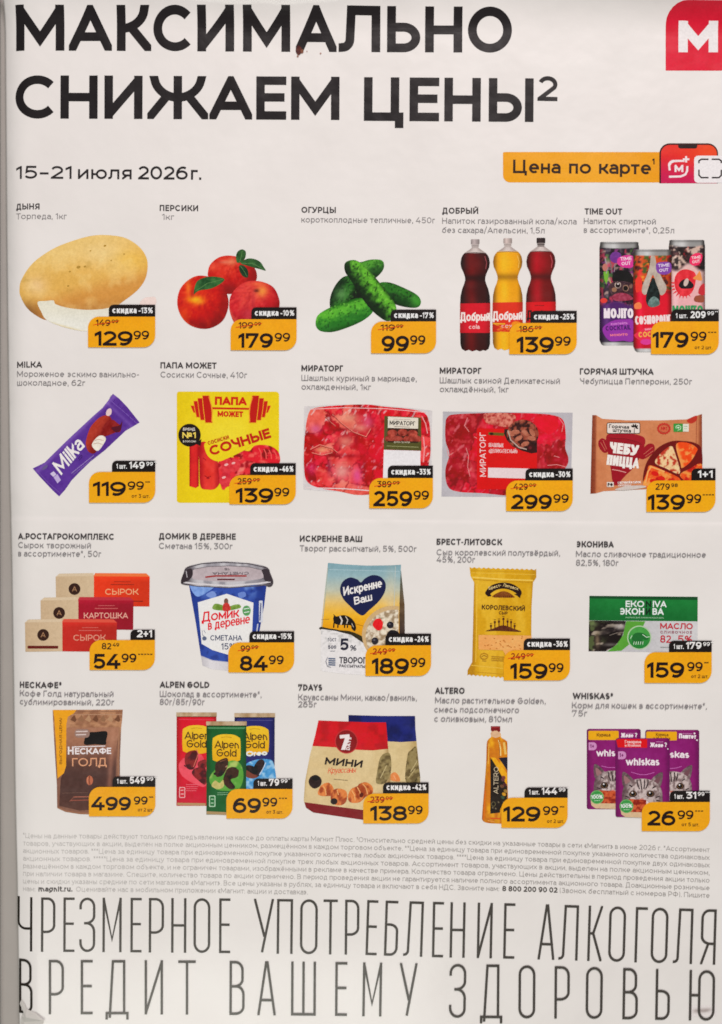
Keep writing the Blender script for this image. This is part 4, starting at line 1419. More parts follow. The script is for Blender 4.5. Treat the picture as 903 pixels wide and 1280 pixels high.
# --- three boxes of curd bars
reset()
for (x0, y0, xm, x1, y1, cf, ct, w1, lab) in ((250, 100, 490, 840, 292, (214, 70, 44), (226, 122, 78), 'СЫРОК', 'orange box of curd bars at the back'),
                                              (155, 250, 392, 738, 438, (152, 34, 52), (176, 60, 70), 'КАРТОШКА', 'crimson box of curd bars in the middle'),
                                              (55, 388, 292, 634, 576, (182, 56, 48), (206, 92, 76), 'СЫРОК', 'red box of curd bars in front')):
    q = product('curd_box_picture', 20, 700, lab, keep=True)
    q.poly([(x0, y0 + 6), (x0 + 22, y0 - 14), (xm - 4, y0 - 18), (xm, y0), (x0 + 10, y0 + 6)], (212, 190, 160))
    q.poly([(x0, y0 + 4), (xm, y0), (xm, y1 - 4), (x0 + 3, y1)], grain(hgrad([(x0, (196, 170, 138)), (xm, (206, 182, 150))]), 6, 14, x0), 10)
    q.poly([(xm - 2, y0), (xm + 8, y0 - 18), (x1 - 22, y0 - 16), (x1, y0 + 4), (x1, y0 + 12), (xm, y0 + 8)], ct)
    q.poly([(xm, y0 + 2), (x1, y0 + 4), (x1 - 2, y1), (xm, y1 - 3)], grain(lambda x, y, cf=cf, xm=xm, x1=x1, y0=y0: mix(mix(cf, A(cf) * .9, ss(xm, x1, x)), A(cf) * 1.16, .6 * ss(y0 + 40, y0, y)), 5, 14, x0), 10)
    cx = (x0 + xm) / 2 - 2
    q.ell(cx, y0 + 82, 37, 37, (58, 36, 30), n=30)
    q.text('А', (cx - 15, y0 + 97), (cx + 15, y0 + 97), 32, .12, (170, 130, 100))
    fx = lambda t: xm + (x1 - xm) * t
    if w1 == 'КАРТОШКА':
        q.text(w1, (fx(.1), y0 + 116), (fx(.9), y0 + 116), 36, .15, (222, 168, 150), gap=.14)
    else:
        q.text(w1, (fx(.2), y0 + 118), (fx(.8), y0 + 118), 38, .15, (232, 170, 130) if y0 == 100 else (214, 150, 128), gap=.14)
    dk = (110, 46, 36) if y0 == 100 else (206, 130, 120)
    q.line([(fx(.36), y0 + 36), (fx(.66), y0 + 36)], 4, mix(cf, dk, .7)).line([(fx(.3), y0 + 54), (fx(.72), y0 + 54)], 5, mix(cf, dk, .7))
    if y0 == 100:
        q.line([(fx(.55), y0 + 158), (fx(.88), y0 + 159)], 6, mix(cf, (60, 20, 20), .6))
    if y0 == 388:
        q.rrect(72, 538, 266, 556, 6, (96, 36, 30))
    q.build()

# --- sour cream tub
P = product('sour_cream_tub_picture', 200, 690, 'blue tub of sour cream with a clear lid')
BLU = (62, 84, 152)
P.poly([(180, 190), (300, 215), (430, 222), (560, 212), (672, 185), (655, 330), (630, 470), (600, 640), (560, 672), (440, 690), (330, 680), (258, 655), (225, 440), (200, 300)],
       lambda x, y: mix(mix(mix(BLU, (44, 62, 124), ss(.4, 1.0, np.abs(x - 425) / 235.)), (120, 146, 196), .8 * ss(.52, .72, fbm(x, y, 46, 3)) * ss(330, 200, y)), (40, 52, 104), .5 * ss(.55, .7, fbm(x, y, 30, 8))), 8)
P.poly([(258, 650), (330, 678), (440, 690), (560, 678), (560, 740), (440, 746), (330, 735), (268, 712)], hgrad([(258, (190, 184, 184)), (320, (222, 216, 214)), (440, (206, 200, 198)), (560, (214, 208, 206))]), 10)
P.line([(258, 654), (330, 680), (440, 692), (560, 680)], 4, (176, 176, 188))
P.blob([(190, 200), (250, 190), (350, 205), (300, 250), (240, 280), (205, 250)], grain((128, 156, 206), 26, 16), 8)
P.blob([(290, 270), (330, 245), (355, 270), (330, 290)], (126, 146, 196)).blob([(490, 260), (530, 250), (540, 275), (505, 290)], (110, 130, 186))
P.poly([(238, 316), (420, 262), (587, 318), (580, 480), (570, 600), (520, 640), (430, 645), (330, 615), (262, 575)], grain((232, 228, 228), 3, 40), 14)
P.rrect(622, 305, 645, 440, 4, (206, 206, 212)); P.line([(634, 320), (628, 430)], 7, (70, 74, 110))
P.line([(615, 450), (608, 500)], 8, (190, 194, 206))
P.blob([(330, 355), (345, 325), (385, 330), (420, 345), (470, 330), (500, 330), (505, 350), (440, 366), (370, 366)], grain((120, 146, 74), 34, 12), 6)
P.ell(416, 310, 14, 20, (120, 86, 76)).blob([(395, 365), (400, 325), (430, 322), (445, 360), (420, 372)], grain((190, 70, 66), 26, 10), 6)
CR = (204, 44, 56)
P.text('Домик', (262, 440), (498, 408), 62, .155, CR, gap=.06, slant=.16)
P.text('в деревне', (302, 490), (566, 446), 58, .14, CR, gap=.05, slant=.16)
P.text('СМЕТАНА', (316, 555), (516, 556), 34, .15, (58, 66, 92), gap=.12)
P.text('15%', (386, 612), (470, 612), 40, .14, (58, 66, 92))
P.ell(544, 368, 26, 32, (96, 150, 96)).line([(526, 358), (562, 352)], 5, (226, 230, 222)).line([(528, 380), (562, 374)], 5, (226, 230, 222))
P.line([(265, 490), (268, 520), (280, 530)], 3, (120, 124, 140)).ell(280, 542, 14, 13, (96, 104, 124)).line([(276, 490), (288, 510)], 3, (140, 144, 160))
P.build()
Q = product('lid', 200, 690, 'clear plastic lid', P, True)
Q.blob([(132, 185), (150, 130), (170, 95), (260, 70), (400, 60), (560, 70), (670, 95), (695, 140), (712, 190), (690, 220), (620, 205), (430, 222), (230, 212), (150, 205)],
       lambda x, y: mix(mix((196, 190, 190), (150, 144, 148), ss(.4, .7, fbm(x, y, 50, 4))), (52, 44, 48), ss(.6, 1.0, np.abs(x - 422) / 290.) * .9), 9)
Q.blob([(205, 165), (215, 110), (300, 92), (430, 86), (560, 94), (640, 115), (650, 160), (560, 178), (420, 186), (280, 178)], grain((186, 170, 170), 14, 24), 9)
Q.line([(170, 98), (260, 74), (400, 64), (560, 74), (668, 98)], 6, (70, 62, 66))
Q.line([(160, 130), (200, 110), (300, 92), (430, 87), (560, 94), (650, 115), (690, 140)], 4, (110, 102, 104))
Q.text('СМЕТАНА', (558, 124), (330, 126), 18, .2, (70, 62, 70))
Q.text('15', (440, 100), (405, 100), 14, .2, (60, 54, 60))
Q.line([(285, 158), (350, 150), (460, 150), (545, 150)], 10, (150, 66, 66)).line([(360, 172), (470, 172)], 9, (90, 40, 48))
Q.line([(150, 190), (240, 200), (430, 212), (620, 198), (695, 186)], 10, (214, 206, 204))
Q.line([(140, 200), (230, 214), (430, 224), (620, 212), (704, 200)], 5, (96, 88, 92))
Q.blob([(135, 185), (160, 120), (200, 105), (205, 150), (170, 185)], (60, 50, 54)).blob([(640, 112), (680, 112), (706, 180), (660, 180), (648, 140)], (66, 56, 60))
Q.line([(165, 118), (172, 160)], 5, (190, 182, 182))
Q.build()

# --- curd bag
P = product('curd_bag_picture', 380, 690, 'bag of curd with a navy heart and a cow in a field')
P.poly([(588, 90), (610, 120), (632, 330), (634, 520), (560, 760), (560, 200)], grain(vgrad([(90, (96, 108, 104)), (330, (104, 84, 62)), (520, (70, 56, 52))]), 16, 30), 12)
bagp = [(152, 68), (250, 78), (400, 86), (540, 84), (610, 80), (604, 200), (598, 400), (600, 560), (560, 770), (380, 772), (250, 765), (120, 748), (104, 735), (108, 480), (130, 260)]
P.poly(bagp, grain(spots(vgrad([(70, (128, 160, 166)), (150, (150, 176, 178)), (240, (190, 190, 168)), (320, (222, 186, 116)), (400, (230, 176, 66)), (470, (222, 158, 40)), (520, (206, 150, 60)), (560, (226, 220, 212)), (780, (228, 222, 216))]),
                        [(400, 100, 200, 14, (120, 152, 160), .6), (545, 300, 30, 160, (214, 196, 160), .5)]), 5, 30), 9)
P.line([(150, 100), (136, 260), (112, 480)], 5, (170, 176, 160)).line([(575, 90), (566, 340)], 4, (186, 190, 180)).line([(158, 110), (600, 122)], 3, (176, 196, 198))
P.blob([(108, 470), (160, 480), (220, 490), (300, 500), (380, 540), (420, 600), (400, 640), (360, 560), (250, 512), (108, 488)], grain((56, 50, 30), 12, 10), 8)
P.poly([(108, 478), (200, 492), (300, 520), (380, 575), (420, 640), (420, 770), (250, 765), (120, 748), (104, 735)], grain(lambda x, y: mix((228, 222, 216), (196, 192, 186), ss(.5, .7, fbm(x, y, 16, 6)) * ss(640, 560, y)), 7, 12), 8)
P.line([(108, 478), (200, 490), (300, 516), (380, 570)], 10, (52, 44, 30))
P.line([(110, 424), (160, 422)], 3, (150, 112, 50)).line([(320, 450), (390, 470)], 3, (140, 104, 44))
NV = (34, 38, 72)
P.blob([(362, 398), (290, 340), (245, 290), (227, 235), (245, 185), (290, 160), (335, 172), (358, 190), (385, 165), (430, 145), (480, 155), (512, 195), (508, 250), (470, 310), (410, 365)], NV, n=8)
P.text('Искренне', (250, 275), (492, 220), 54, .17, (236, 230, 228), gap=.05, slant=.14)
P.text('Ваш', (318, 332), (430, 303), 48, .17, (236, 230, 228), gap=.05, slant=.14)
CK = (34, 26, 26)
P.blob([(184, 420), (192, 398), (206, 404), (250, 396), (290, 410), (318, 440), (328, 478), (318, 496), (300, 480), (292, 460), (240, 458), (196, 450)], CK)
for x in (190, 216, 258, 276):
    P.line([(x, 440), (x - 3, 476)], 8, CK)
P.line([(226, 402), (240, 430), (232, 456)], 9, (214, 202, 188)).line([(262, 404), (276, 426), (268, 450)], 6, (204, 190, 172)).line([(300, 446), (312, 472)], 4, (190, 176, 160))
P.line([(196, 402), (186, 392)], 4, CK)
def half(cx, cy, rx, ry, xm):
    e = [(cx + rx * math.cos(2 * math.pi * t / 60), cy + ry * math.sin(2 * math.pi * t / 60)) for t in range(60)]
    return clip(e, 0, xm, True)


P.poly(half(560, 520, 195, 182, 596), grain((200, 170, 128), 8, 14), 10)
P.poly(half(566, 530, 178, 168, 594), grain(lambda x, y: mix((226, 212, 188), (158, 136, 110), ss(.42, .68, fbm(x, y, 17, 3))), 26, 8), 6)
P.blob([(432, 455), (450, 422), (480, 420), (496, 445), (490, 480), (470, 492), (446, 480)], grain((208, 44, 48), 14, 10), 6)
P.ell(542, 458, 22, 22, (44, 40, 46)).ell(538, 452, 7, 6, (92, 88, 98)).ell(446, 558, 22, 23, (48, 44, 50)).ell(442, 552, 7, 6, (96, 92, 100))
P.blob([(520, 520), (545, 490), (590, 500), (600, 540), (540, 545)], (36, 32, 36))
P.text('5', (226, 616), (280, 617), 74, .2, (40, 40, 56)).text('%', (290, 618), (330, 619), 34, .16, (60, 60, 72))
P.text('ГОСТ', (152, 562), (204, 560), 20, .16, (84, 84, 96)).text('500', (152, 608), (204, 607), 22, .2, (74, 74, 88)).line([(166, 622), (196, 621)], 3, (110, 110, 120))
P.text('ТВОРОГ', (222, 698), (392, 700), 40, .17, (54, 52, 60), gap=.1)
P.text('РАССЫПЧАТЫЙ', (222, 722), (400, 728), 18, .2, (84, 80, 84), gap=.1)
P.line([(150, 660), (138, 685), (148, 716), (170, 724)], 4, (110, 110, 120))
for i in range(4):
    P.line([(154, 668 + 13 * i), (198, 670 + 13 * i)], 8, (92, 104, 124))
P.build()

# --- cheese pack
P = product('cheese_pack_picture', 555, 700, 'golden pack of cheese with a brown ribbon')
top = [(162 + i * 418 / 28., 44 + (i % 2) * 8 + i * .45) for i in range(29)]
bot = [(380 - i * 232 / 18., 742 - (i % 2) * 8 - i * 1.0) for i in range(19)]
P.poly(top + [(580, 110), (560, 140), (550, 300), (548, 560), (400, 742)] + bot + [(150, 690), (178, 640), (184, 400), (190, 140), (168, 100)],
       grain(lambda x, y: mix(mix((218, 174, 66), (206, 158, 48), ss(.4, .65, fbm(x, y * .3, 60, 4))), (178, 130, 40), ss(206, 186, x) * ss(130, 160, y) + ss(536, 556, x) * .7), 8, 12), 8)
P.line([(180, 108), (372, 122), (560, 128)], 8, (232, 196, 104)).line([(186, 122), (372, 134), (555, 140)], 4, (176, 128, 40)).line([(170, 66), (574, 78)], 3, (190, 144, 50)).line([(170, 80), (574, 92)], 3, (228, 188, 90))
P.line([(208, 150), (206, 400), (200, 640)], 4, (230, 190, 92)).line([(160, 700), (370, 716)], 4, (186, 140, 50)).line([(172, 660), (372, 680)], 5, (226, 186, 88))
BR = (46, 26, 24)
P.blob([(262, 200), (290, 165), (340, 145), (390, 142), (440, 155), (480, 185), (488, 212), (470, 232), (455, 210), (420, 190), (375, 180), (330, 188), (295, 210), (282, 228), (262, 215)], BR)
P.poly([(260, 206), (284, 200), (300, 226), (276, 230)], BR).poly([(440, 214), (486, 210), (478, 240), (462, 226)], BR)
P.text('Брест-', (284, 188), (362, 166), 20, .16, (222, 196, 140)).text('Литовск', (370, 165), (466, 190), 20, .16, (222, 196, 140))
P.blob([(312, 222), (340, 205), (375, 196), (410, 206), (436, 225), (436, 236), (314, 234)], grain((122, 74, 36), 26, 7), 6)
for i in range(9):
    P.line([(320 + 13 * i, 222), (320 + 13 * i, 236)], 3, (60, 32, 22))
P.text('КОРОЛЕВСКИЙ', (238, 310), (508, 320), 30, .19, (62, 30, 18), gap=.12)
P.text('СЫР', (344, 341), (400, 344), 20, .18, (78, 42, 22))
for i, (x, h) in enumerate(((296, 26), (320, 50), (346, 54), (374, 70), (400, 54), (422, 50), (444, 26))):
    P.line([(x, 444), (x, 444 - h)], 6, (84, 46, 28)); P.ell(x, 440 - h, 7, 9, (84, 46, 28), n=10); P.line([(x - 7, 424 - h), (x + 7, 424 - h)], 3, (84, 46, 28))
P.blob([(262, 446), (310, 430), (374, 410), (440, 432), (486, 450), (420, 448), (330, 444)], grain((92, 52, 30), 22, 7), 6)
P.poly([(218, 470), (550, 474), (548, 620), (400, 618), (370, 566), (218, 562)], grain(lambda x, y: mix((232, 178, 116), (226, 160, 100), fbm(x, y, 40, 4)), 8, 12), 9)
for i in range(26):
    r_ = random.Random(i + 5)
    P.ell(230 + 270 * r_.random(), 480 + 80 * r_.random(), 6, 3.4, (188, 122, 66), r_.random() * 90 - 45, n=8)
P.ell(252, 604, 26, 20, (166, 118, 44)).ell(252, 604, 21, 15, (212, 168, 66)).line([(236, 608), (252, 598), (270, 606)], 4, (120, 84, 40)).line([(240, 632), (266, 634)], 3, (150, 108, 50))
for i in range(3):
    P.line([(298, 606 + 12 * i), (380, 609 + 12 * i)], 3, (156, 112, 50))
P.build()

# --- butter
P = product('butter_pack_picture', 723, 720, 'green and grey pack of butter')
P.poly([(70, 124), (748, 130), (746, 480), (64, 472)], grain(lambda x, y: mix((190, 186, 184), (206, 202, 198), ss(300, 700, x)), 5, 24), 12)
P.poly([(70, 124), (748, 130), (747, 284), (67, 278)], grain(lambda x, y: mix((42, 116, 62), (34, 96, 52), ss(150, 270, y) * .6 + .3 * ss(200, 80, x)), 5, 24), 12)
P.poly([(70, 124), (748, 130), (746, 150), (69, 140)], (32, 76, 46))
P.poly([(67, 279), (180, 280), (298, 282), (290, 330), (270, 390), (230, 440), (170, 472), (64, 472)],
       spots(lambda x, y: mix(mix((34, 26, 26), (84, 92, 60), ss(.5, .66, fbm(x, y, 40, 5)) * ss(210, 120, x)), (166, 152, 134), ss(.58, .68, fbm(x * .8 + y * .8, y * 1.3, 46, 12))),
             [(262, 318, 44, 20, (186, 176, 168), .9), (200, 340, 44, 26, (30, 24, 26), .9), (120, 400, 16, 50, (156, 136, 108), .7), (200, 430, 50, 10, (130, 124, 116), .7), (96, 300, 30, 16, (120, 132, 90), .7), (160, 370, 30, 30, (28, 22, 24), .8)]), 6)
P.line([(180, 290), (240, 300), (286, 296)], 4, (50, 44, 40)).line([(196, 372), (240, 356), (262, 360)], 4, (120, 110, 100))
P.poly([(300, 282), (420, 284), (390, 350), (330, 420), (270, 468), (180, 474), (240, 430), (280, 370)], grain((96, 152, 68), 5, 24), 10)
P.ell(382, 386, 76, 76, (176, 196, 160), n=36).ell(382, 386, 69, 69, grain(lambda x, y: mix((84, 152, 80), (52, 122, 62), ss(340, 440, y)), 6, 16), 0, 10)
P.blob([(336, 390), (350, 362), (385, 354), (420, 366), (440, 392), (424, 402), (404, 398), (398, 424), (380, 430), (372, 408), (344, 420)], (46, 104, 56))
for i in range(5):
    P.line([(350 + 14 * i, 410), (346 + 14 * i, 430)], 4, (206, 222, 196))
P.line([(402, 366), (428, 384), (446, 380)], 4, (206, 222, 196)).line([(336, 372), (326, 392)], 4, (206, 222, 196))
WG = (226, 230, 220)
P.text('EKO', (296, 194), (412, 195), 40, .19, WG, gap=.1).text('N', (422, 195), (456, 195), 40, .2, (24, 44, 34)).text('IVA', (466, 195), (552, 196), 40, .19, WG, gap=.1)
P.text('ЭКОН', (256, 242), (412, 243), 42, .2, WG, gap=.1).text('И', (422, 243), (452, 243), 42, .2, (24, 44, 34)).text('ВА', (464, 243), (534, 243), 42, .2, WG, gap=.1)
P.text('МОЛОКО ДЛЯ ЖИЗНИ КАЖДЫЙ ДЕНЬ', (296, 264), (536, 266), 9, .2, (150, 186, 150))
MR2 = (176, 40, 58)
P.text('МАСЛО', (512, 332), (716, 334), 38, .19, MR2, gap=.1)
P.text('СЛИВОЧНОЕ', (512, 360), (712, 361), 17, .2, (150, 96, 104), gap=.35)
P.text('82', (512, 417), (580, 418), 46, .15, MR2).text('5%', (622, 418), (712, 419), 46, .15, MR2).line([(590, 414), (592, 424)], 8, MR2)
P.line([(512, 446), (580, 447)], 5, (150, 150, 146))
P.build()

# --- coffee pouch
P = product('coffee_pouch_picture', 40, 870, 'brown pouch of instant coffee')
P.poly([(130, 88), (570, 86), (566, 150), (560, 200), (552, 400), (552, 560), (400, 745), (300, 742), (210, 728), (158, 704), (156, 560), (140, 300), (132, 150)],
       grain(lambda x, y: mix(mix((180, 136, 106), (146, 106, 82), ss(.35, .65, fbm(x, y * 2, 50, 4))), (128, 94, 78), ss(180, 320, y)), 9, 20), 9)
P.poly([(214, 200), (552, 196), (528, 330), (526, 520), (520, 700), (300, 720), (170, 690), (180, 520), (214, 440)], grain(lambda x, y: mix(mix(mix((158, 116, 94), (80, 55, 49), ss(250, 500, y)), (88, 60, 52), ss(600, 700, y)), (176, 130, 108), .5 * np.exp(-((x - 520 + .06 * y) / 16.) ** 2) + .35 * ss(.56, .75, fbm(x * 1.4, y * .5, 60, 7)) * ss(520, 300, y)), 8, 22), 10)
for i in range(7):
    x = 240 + 46 * i
    P.poly([(x, 150), (x + 26, 118), (x + 40, 150), (x + 30, 164)], mix((110, 76, 56), (176, 138, 108), (i % 3) / 2.), 10)
P.line([(134, 118), (566, 116)], 5, (176, 138, 112)).line([(134, 100), (568, 98)], 3, (120, 86, 70))
P.line([(548, 200), (540, 400), (542, 500)], 7, (160, 120, 96)).line([(160, 700), (210, 722), (300, 736), (400, 738)], 8, (150, 110, 86))
P.poly([(132, 88), (280, 88), (262, 110), (226, 130), (216, 180), (214, 440), (200, 485), (172, 508), (160, 520), (150, 300), (140, 140)], grain((224, 160, 52), 5, 20), 12)
P.text('ВЫГОДНАЯ ЦЕНА!', (189, 428), (188, 138), 17, .17, (90, 56, 26), gap=.14)
P.blob([(330, 305), (334, 260), (356, 230), (400, 226), (470, 224), (466, 280), (460, 306), (400, 304)], (30, 22, 26))
P.rrect(268, 208, 362, 262, 22, (150, 122, 110)).line([(276, 224), (350, 222)], 7, (214, 196, 186)).line([(276, 244), (340, 242)], 7, (214, 196, 186))
P.text('Н', (225, 368), (262, 368), 50, .2, (230, 220, 214)).text('ЕСКАФЕ', (270, 367), (498, 364), 40, .22, (230, 220, 214), gap=.05)
P.line([(262, 320), (460, 314)], 6, (230, 220, 214))
P.text('ГОЛД', (252, 442), (470, 440), 52, .15, (212, 158, 124), gap=.14)
P.ell(362, 530, 21, 30, (176, 108, 82)).line([(362, 502), (358, 530), (364, 558)], 5, (110, 62, 48)).line([(350, 510), (348, 548)], 4, (200, 140, 112))
P.line([(190, 610), (350, 606)], 2.5, (120, 92, 80)).line([(262, 634), (380, 632)], 5, (170, 110, 92)).line([(240, 656), (380, 652)], 6, (142, 84, 70)).line([(236, 662), (262, 636)], 3, (150, 96, 80))
P.build()

# --- chocolate bars
reset()


def bar(x0, x1, y0, y1, c0, c1, lab, second, glow):
    q = product('chocolate_bar_picture', 205, 875, lab, keep=True)
    q.poly([(x0, y0), (x1, y0 + 2), (x1 - 2, y1), (x0 - 1, y1)], grain(lambda x, y: mix(mix(c0, A(c0) * .8, ss(.35, .5, np.abs(x - (x0 + x1) / 2) / (x1 - x0))), c1, ss(y0 + 300, y0 + 560, y) * glow), 6, 22, x0), 9)
    q.poly([(x0 - 2, y0), (x1 + 2, y0), (x1 + 2, y0 + 26), (x0 - 2, y0 + 26)], grain(lambda x, y: mix((150, 118, 84), (216, 200, 172), fbm(x, y * .2, 40, 3)), 20, 16), 8)
    q.line([(x0, y0 + 28), (x1, y0 + 28)], 5, A(c0) * .5)
    cx = (x0 + x1) / 2; cy = y0 + 176
    q.rrect(x0 + 12, y0 + 36, x1 - 12, y1 - 36, 6, A(c0) * 1.04) if False else None
    q.line([(x0 + 14, y0 + 44), (x1 - 14, y0 + 46)], 4, mix(c0, (255, 255, 255), .2))
    hw = (x1 - x0) * .35
    q.blob([(cx - hw, y0 + 120), (cx - hw + 12, y0 + 98), (cx - hw * .4, y0 + 82), (cx + hw * .4, y0 + 82), (cx + hw - 12, y0 + 98), (cx + hw, y0 + 120), (cx + hw, y0 + 225),
            (cx + hw - 14, y0 + 248), (cx, y0 + 262), (cx - hw + 14, y0 + 248), (cx - hw, y0 + 225)], grain(vgrad([(y0 + 80, (226, 190, 66)), (y0 + 250, (220, 168, 44))]), 6, 20), 8)
    q.text('Alpen', (cx - hw * .86, y0 + 168), (cx + hw * .9, y0 + 170), 48, .14, (70, 46, 26), gap=.08)
    q.text('Gold', (cx - hw * .72, y0 + 220), (cx + hw * .72, y0 + 222), 48, .14, (70, 46, 26), gap=.08)
    q.line([(cx - 34, y0 + 102), (cx, y0 + 96), (cx + 34, y0 + 102)], 3, (176, 130, 40))
    return q


def chunk(q, lst, c0, c1, seed):
    for pts in lst:
        q.blob(pts, grain(lambda x, y: mix(c0, c1, ss(.45, .65, fbm(x, y, 30, seed))), 10, 12, seed), 7)


q = bar(80, 330, 78, 664, (196, 28, 52), (176, 40, 62), 'red chocolate bar at the left', '', .6)
q.blob([(95, 400), (150, 350), (230, 340), (265, 420), (262, 540), (180, 520), (110, 470)], grain((214, 86, 96), 14, 34), 9)
chunk(q, [[(135, 345), (160, 322), (205, 318), (215, 360), (190, 430), (150, 432), (132, 395)], [(175, 455), (205, 425), (262, 430), (262, 530), (205, 495)], [(215, 390), (262, 375), (262, 425), (220, 425)]], (126, 46, 46), (74, 26, 34), 5)
q.line([(205, 310), (216, 340), (186, 420)], 5, (196, 110, 96)).line([(136, 420), (128, 408)], 6, (60, 24, 34))
for i in range(4):
    q.line([(138, 530 + 13 * i), (222 - 6 * i, 530 + 13 * i)], 3, (222, 120, 128))
q.rrect(96, 546, 134, 614, 6, (226, 176, 172)).rrect(101, 551, 129, 609, 4, (190, 46, 62)).line([(106, 566), (124, 566)], 6, (226, 176, 172)).line([(106, 590), (124, 590)], 6, (226, 176, 172))
q.line([(84, 652), (262, 655)], 16, (176, 140, 104))
q.build()
q = bar(444, 696, 82, 560, (44, 44, 98), (70, 132, 176), 'blue chocolate bar at the right', '', 1)
q.blob([(510, 420), (560, 380), (640, 370), (690, 400), (690, 560), (520, 560)], grain(lambda x, y: mix((84, 146, 190), (150, 190, 214), ss(.5, .7, fbm(x, y, 26, 5))), 14, 14), 7)
q.text('Oreo', (516, 355), (650, 346), 34, .26, (226, 232, 240), gap=.02)
chunk(q, [[(565, 420), (590, 380), (620, 372), (632, 400), (600, 460), (570, 455)], [(520, 410), (570, 420), (600, 470), (560, 490), (515, 450)]], (54, 40, 42), (24, 20, 30), 8)
q.line([(600, 470), (628, 420), (640, 392)], 5, (196, 206, 216))
q.blob([(515, 440), (555, 462), (590, 478), (560, 492), (516, 480)], (118, 70, 58))
q.build()
q = bar(268, 518, 134, 718, (34, 92, 50), (30, 92, 52), 'green chocolate bar in front', '', .3)
q.rrect(276, 172, 512, 178, 2, (96, 146, 104))
q.blob([(290, 480), (330, 430), (420, 380), (480, 400), (500, 480), (470, 560), (400, 570), (330, 560), (290, 520)], grain(lambda x, y: mix((96, 152, 70), (172, 190, 112), ss(.5, .7, fbm(x, y, 40, 5))), 12, 24), 8)
chunk(q, [[(325, 400), (345, 380), (396, 364), (402, 410), (370, 470), (330, 480), (322, 440)], [(372, 500), (400, 430), (455, 425), (462, 480), (420, 500), (448, 545), (420, 560), (385, 535)], [(440, 430), (470, 440), (464, 480), (446, 470)]], (66, 42, 34), (34, 22, 22), 9)
q.blob([(300, 540), (320, 505), (350, 520), (372, 500), (376, 540), (345, 558)], grain((190, 180, 116), 22, 14), 7)
q.line([(350, 388), (392, 372)], 5, (120, 84, 66)).ell(322, 462, 10, 8, (44, 26, 24)).line([(388, 420), (400, 412)], 5, (196, 150, 120))
for i in range(2):
    q.line([(335, 582 + 12 * i), (405, 580 + 12 * i)], 2.6, (150, 190, 150))
q.rrect(284, 598, 324, 670, 7, (176, 206, 172)).rrect(290, 604, 318, 664, 5, (40, 104, 58)).line([(296, 622), (312, 622)], 6, (176, 206, 172)).line([(296, 646), (312, 646)], 6, (176, 206, 172))
q.line([(268, 706), (400, 712)], 18, (166, 140, 104))
q.build()

# --- croissant bags
reset()


def win(q, pts, seed):
    q.blob(pts, grain(lambda x, y: mix((146, 130, 92), (104, 90, 60), ss(.4, .6, fbm(x, y, 22, seed))), 16, 10, seed), 7)


q = product('croissant_bag_picture', 370, 885, 'navy topped bag of croissants behind', keep=True)
q.poly([(330, 44), (540, 50), (748, 50), (750, 130), (757, 210), (772, 360), (782, 480), (700, 640), (400, 600), (330, 200)], grain(lambda x, y: mix((216, 196, 150), (184, 160, 112), ss(690, 770, x) + .4 * fbm(x, y, 60, 4)), 8, 22), 9)
q.poly([(330, 44), (540, 50), (748, 50), (750, 130), (757, 208), (660, 214), (560, 208), (330, 200)], grain(lambda x, y: mix((38, 44, 102), (26, 32, 76), ss(.4, .7, fbm(x, y, 70, 3))), 5, 20), 9)
win(q, [(700, 300), (725, 262), (755, 245), (768, 340), (776, 470), (690, 460)], 6)
q.line([(720, 400), (762, 330)], 5, (190, 174, 130)).line([(706, 440), (750, 380)], 4, (186, 170, 126))
q.blob([(590, 450), (600, 412), (625, 404), (648, 430), (650, 460)], grain((214, 136, 86), 16, 9), 6)
q.line([(612, 420), (628, 450)], 4, (232, 170, 130)).line([(760, 440), (748, 460)], 6, (70, 66, 34))
q.build()
q = product('croissant_bag_picture', 370, 885, 'red topped bag of croissants in front', keep=True)
q.poly([(142, 78), (300, 84), (450, 90), (566, 90), (572, 160), (580, 262), (596, 400), (590, 520), (520, 620), (430, 702), (250, 676), (110, 655), (64, 625), (50, 580), (58, 460), (90, 290), (120, 180)],
       grain(lambda x, y: mix(mix((218, 198, 154), (206, 182, 134), fbm(x, y, 90, 4)), (140, 112, 74), ss(96, 56, x + (y - 300) * .12) * .8 + .7 * ss(545, 590, x)), 7, 26), 9)
q.poly([(142, 78), (300, 84), (450, 90), (566, 90), (572, 160), (579, 256), (480, 266), (380, 262), (240, 246), (104, 238), (122, 170)], grain(lambda x, y: mix((190, 26, 44), (166, 22, 40), ss(.4, .65, fbm(x, y, 60, 5))), 7, 24), 9)
q.poly([(54, 590), (200, 610), (430, 640), (430, 702), (250, 676), (110, 655), (64, 625)], grain((116, 34, 38), 7, 20), 9)
win(q, [(510, 400), (530, 310), (570, 280), (594, 300), (596, 400), (560, 470), (505, 470)], 9)
q.line([(530, 440), (570, 360)], 5, (190, 174, 130))
q.ell(317, 210, 72, 76, (176, 60, 62), -10, n=36).ell(317, 210, 66, 70, grain((122, 20, 34), 6, 20), -10, 10)
q.poly([(275, 170), (336, 164), (338, 182), (310, 262), (284, 262), (308, 188), (277, 192)], (236, 222, 216))
q.text('DAYS', (338, 265), (350, 185), 24, .22, (236, 222, 216), gap=.06)
q.text('МИНИ', (180, 354), (414, 374), 46, .26, (44, 34, 34), gap=.1, slant=.1)
q.text('Круассаны', (200, 410), (374, 404), 36, .1, (206, 84, 60), gap=.03, slant=.25)
q.line([(238, 446), (326, 454)], 4, (130, 112, 84))
q.blob([(80, 460), (95, 430), (130, 420), (160, 445), (155, 485), (120, 505), (92, 490)], grain((50, 36, 36), 14, 12), 7)
q.blob([(95, 440), (130, 424), (150, 445), (125, 455)], (26, 22, 24))
f_cr = lambda s: grain(lambda x, y: mix((210, 130, 78), (152, 76, 46), ss(.42, .62, fbm(x * 1.5, y, 34, s))), 18, 9, s)
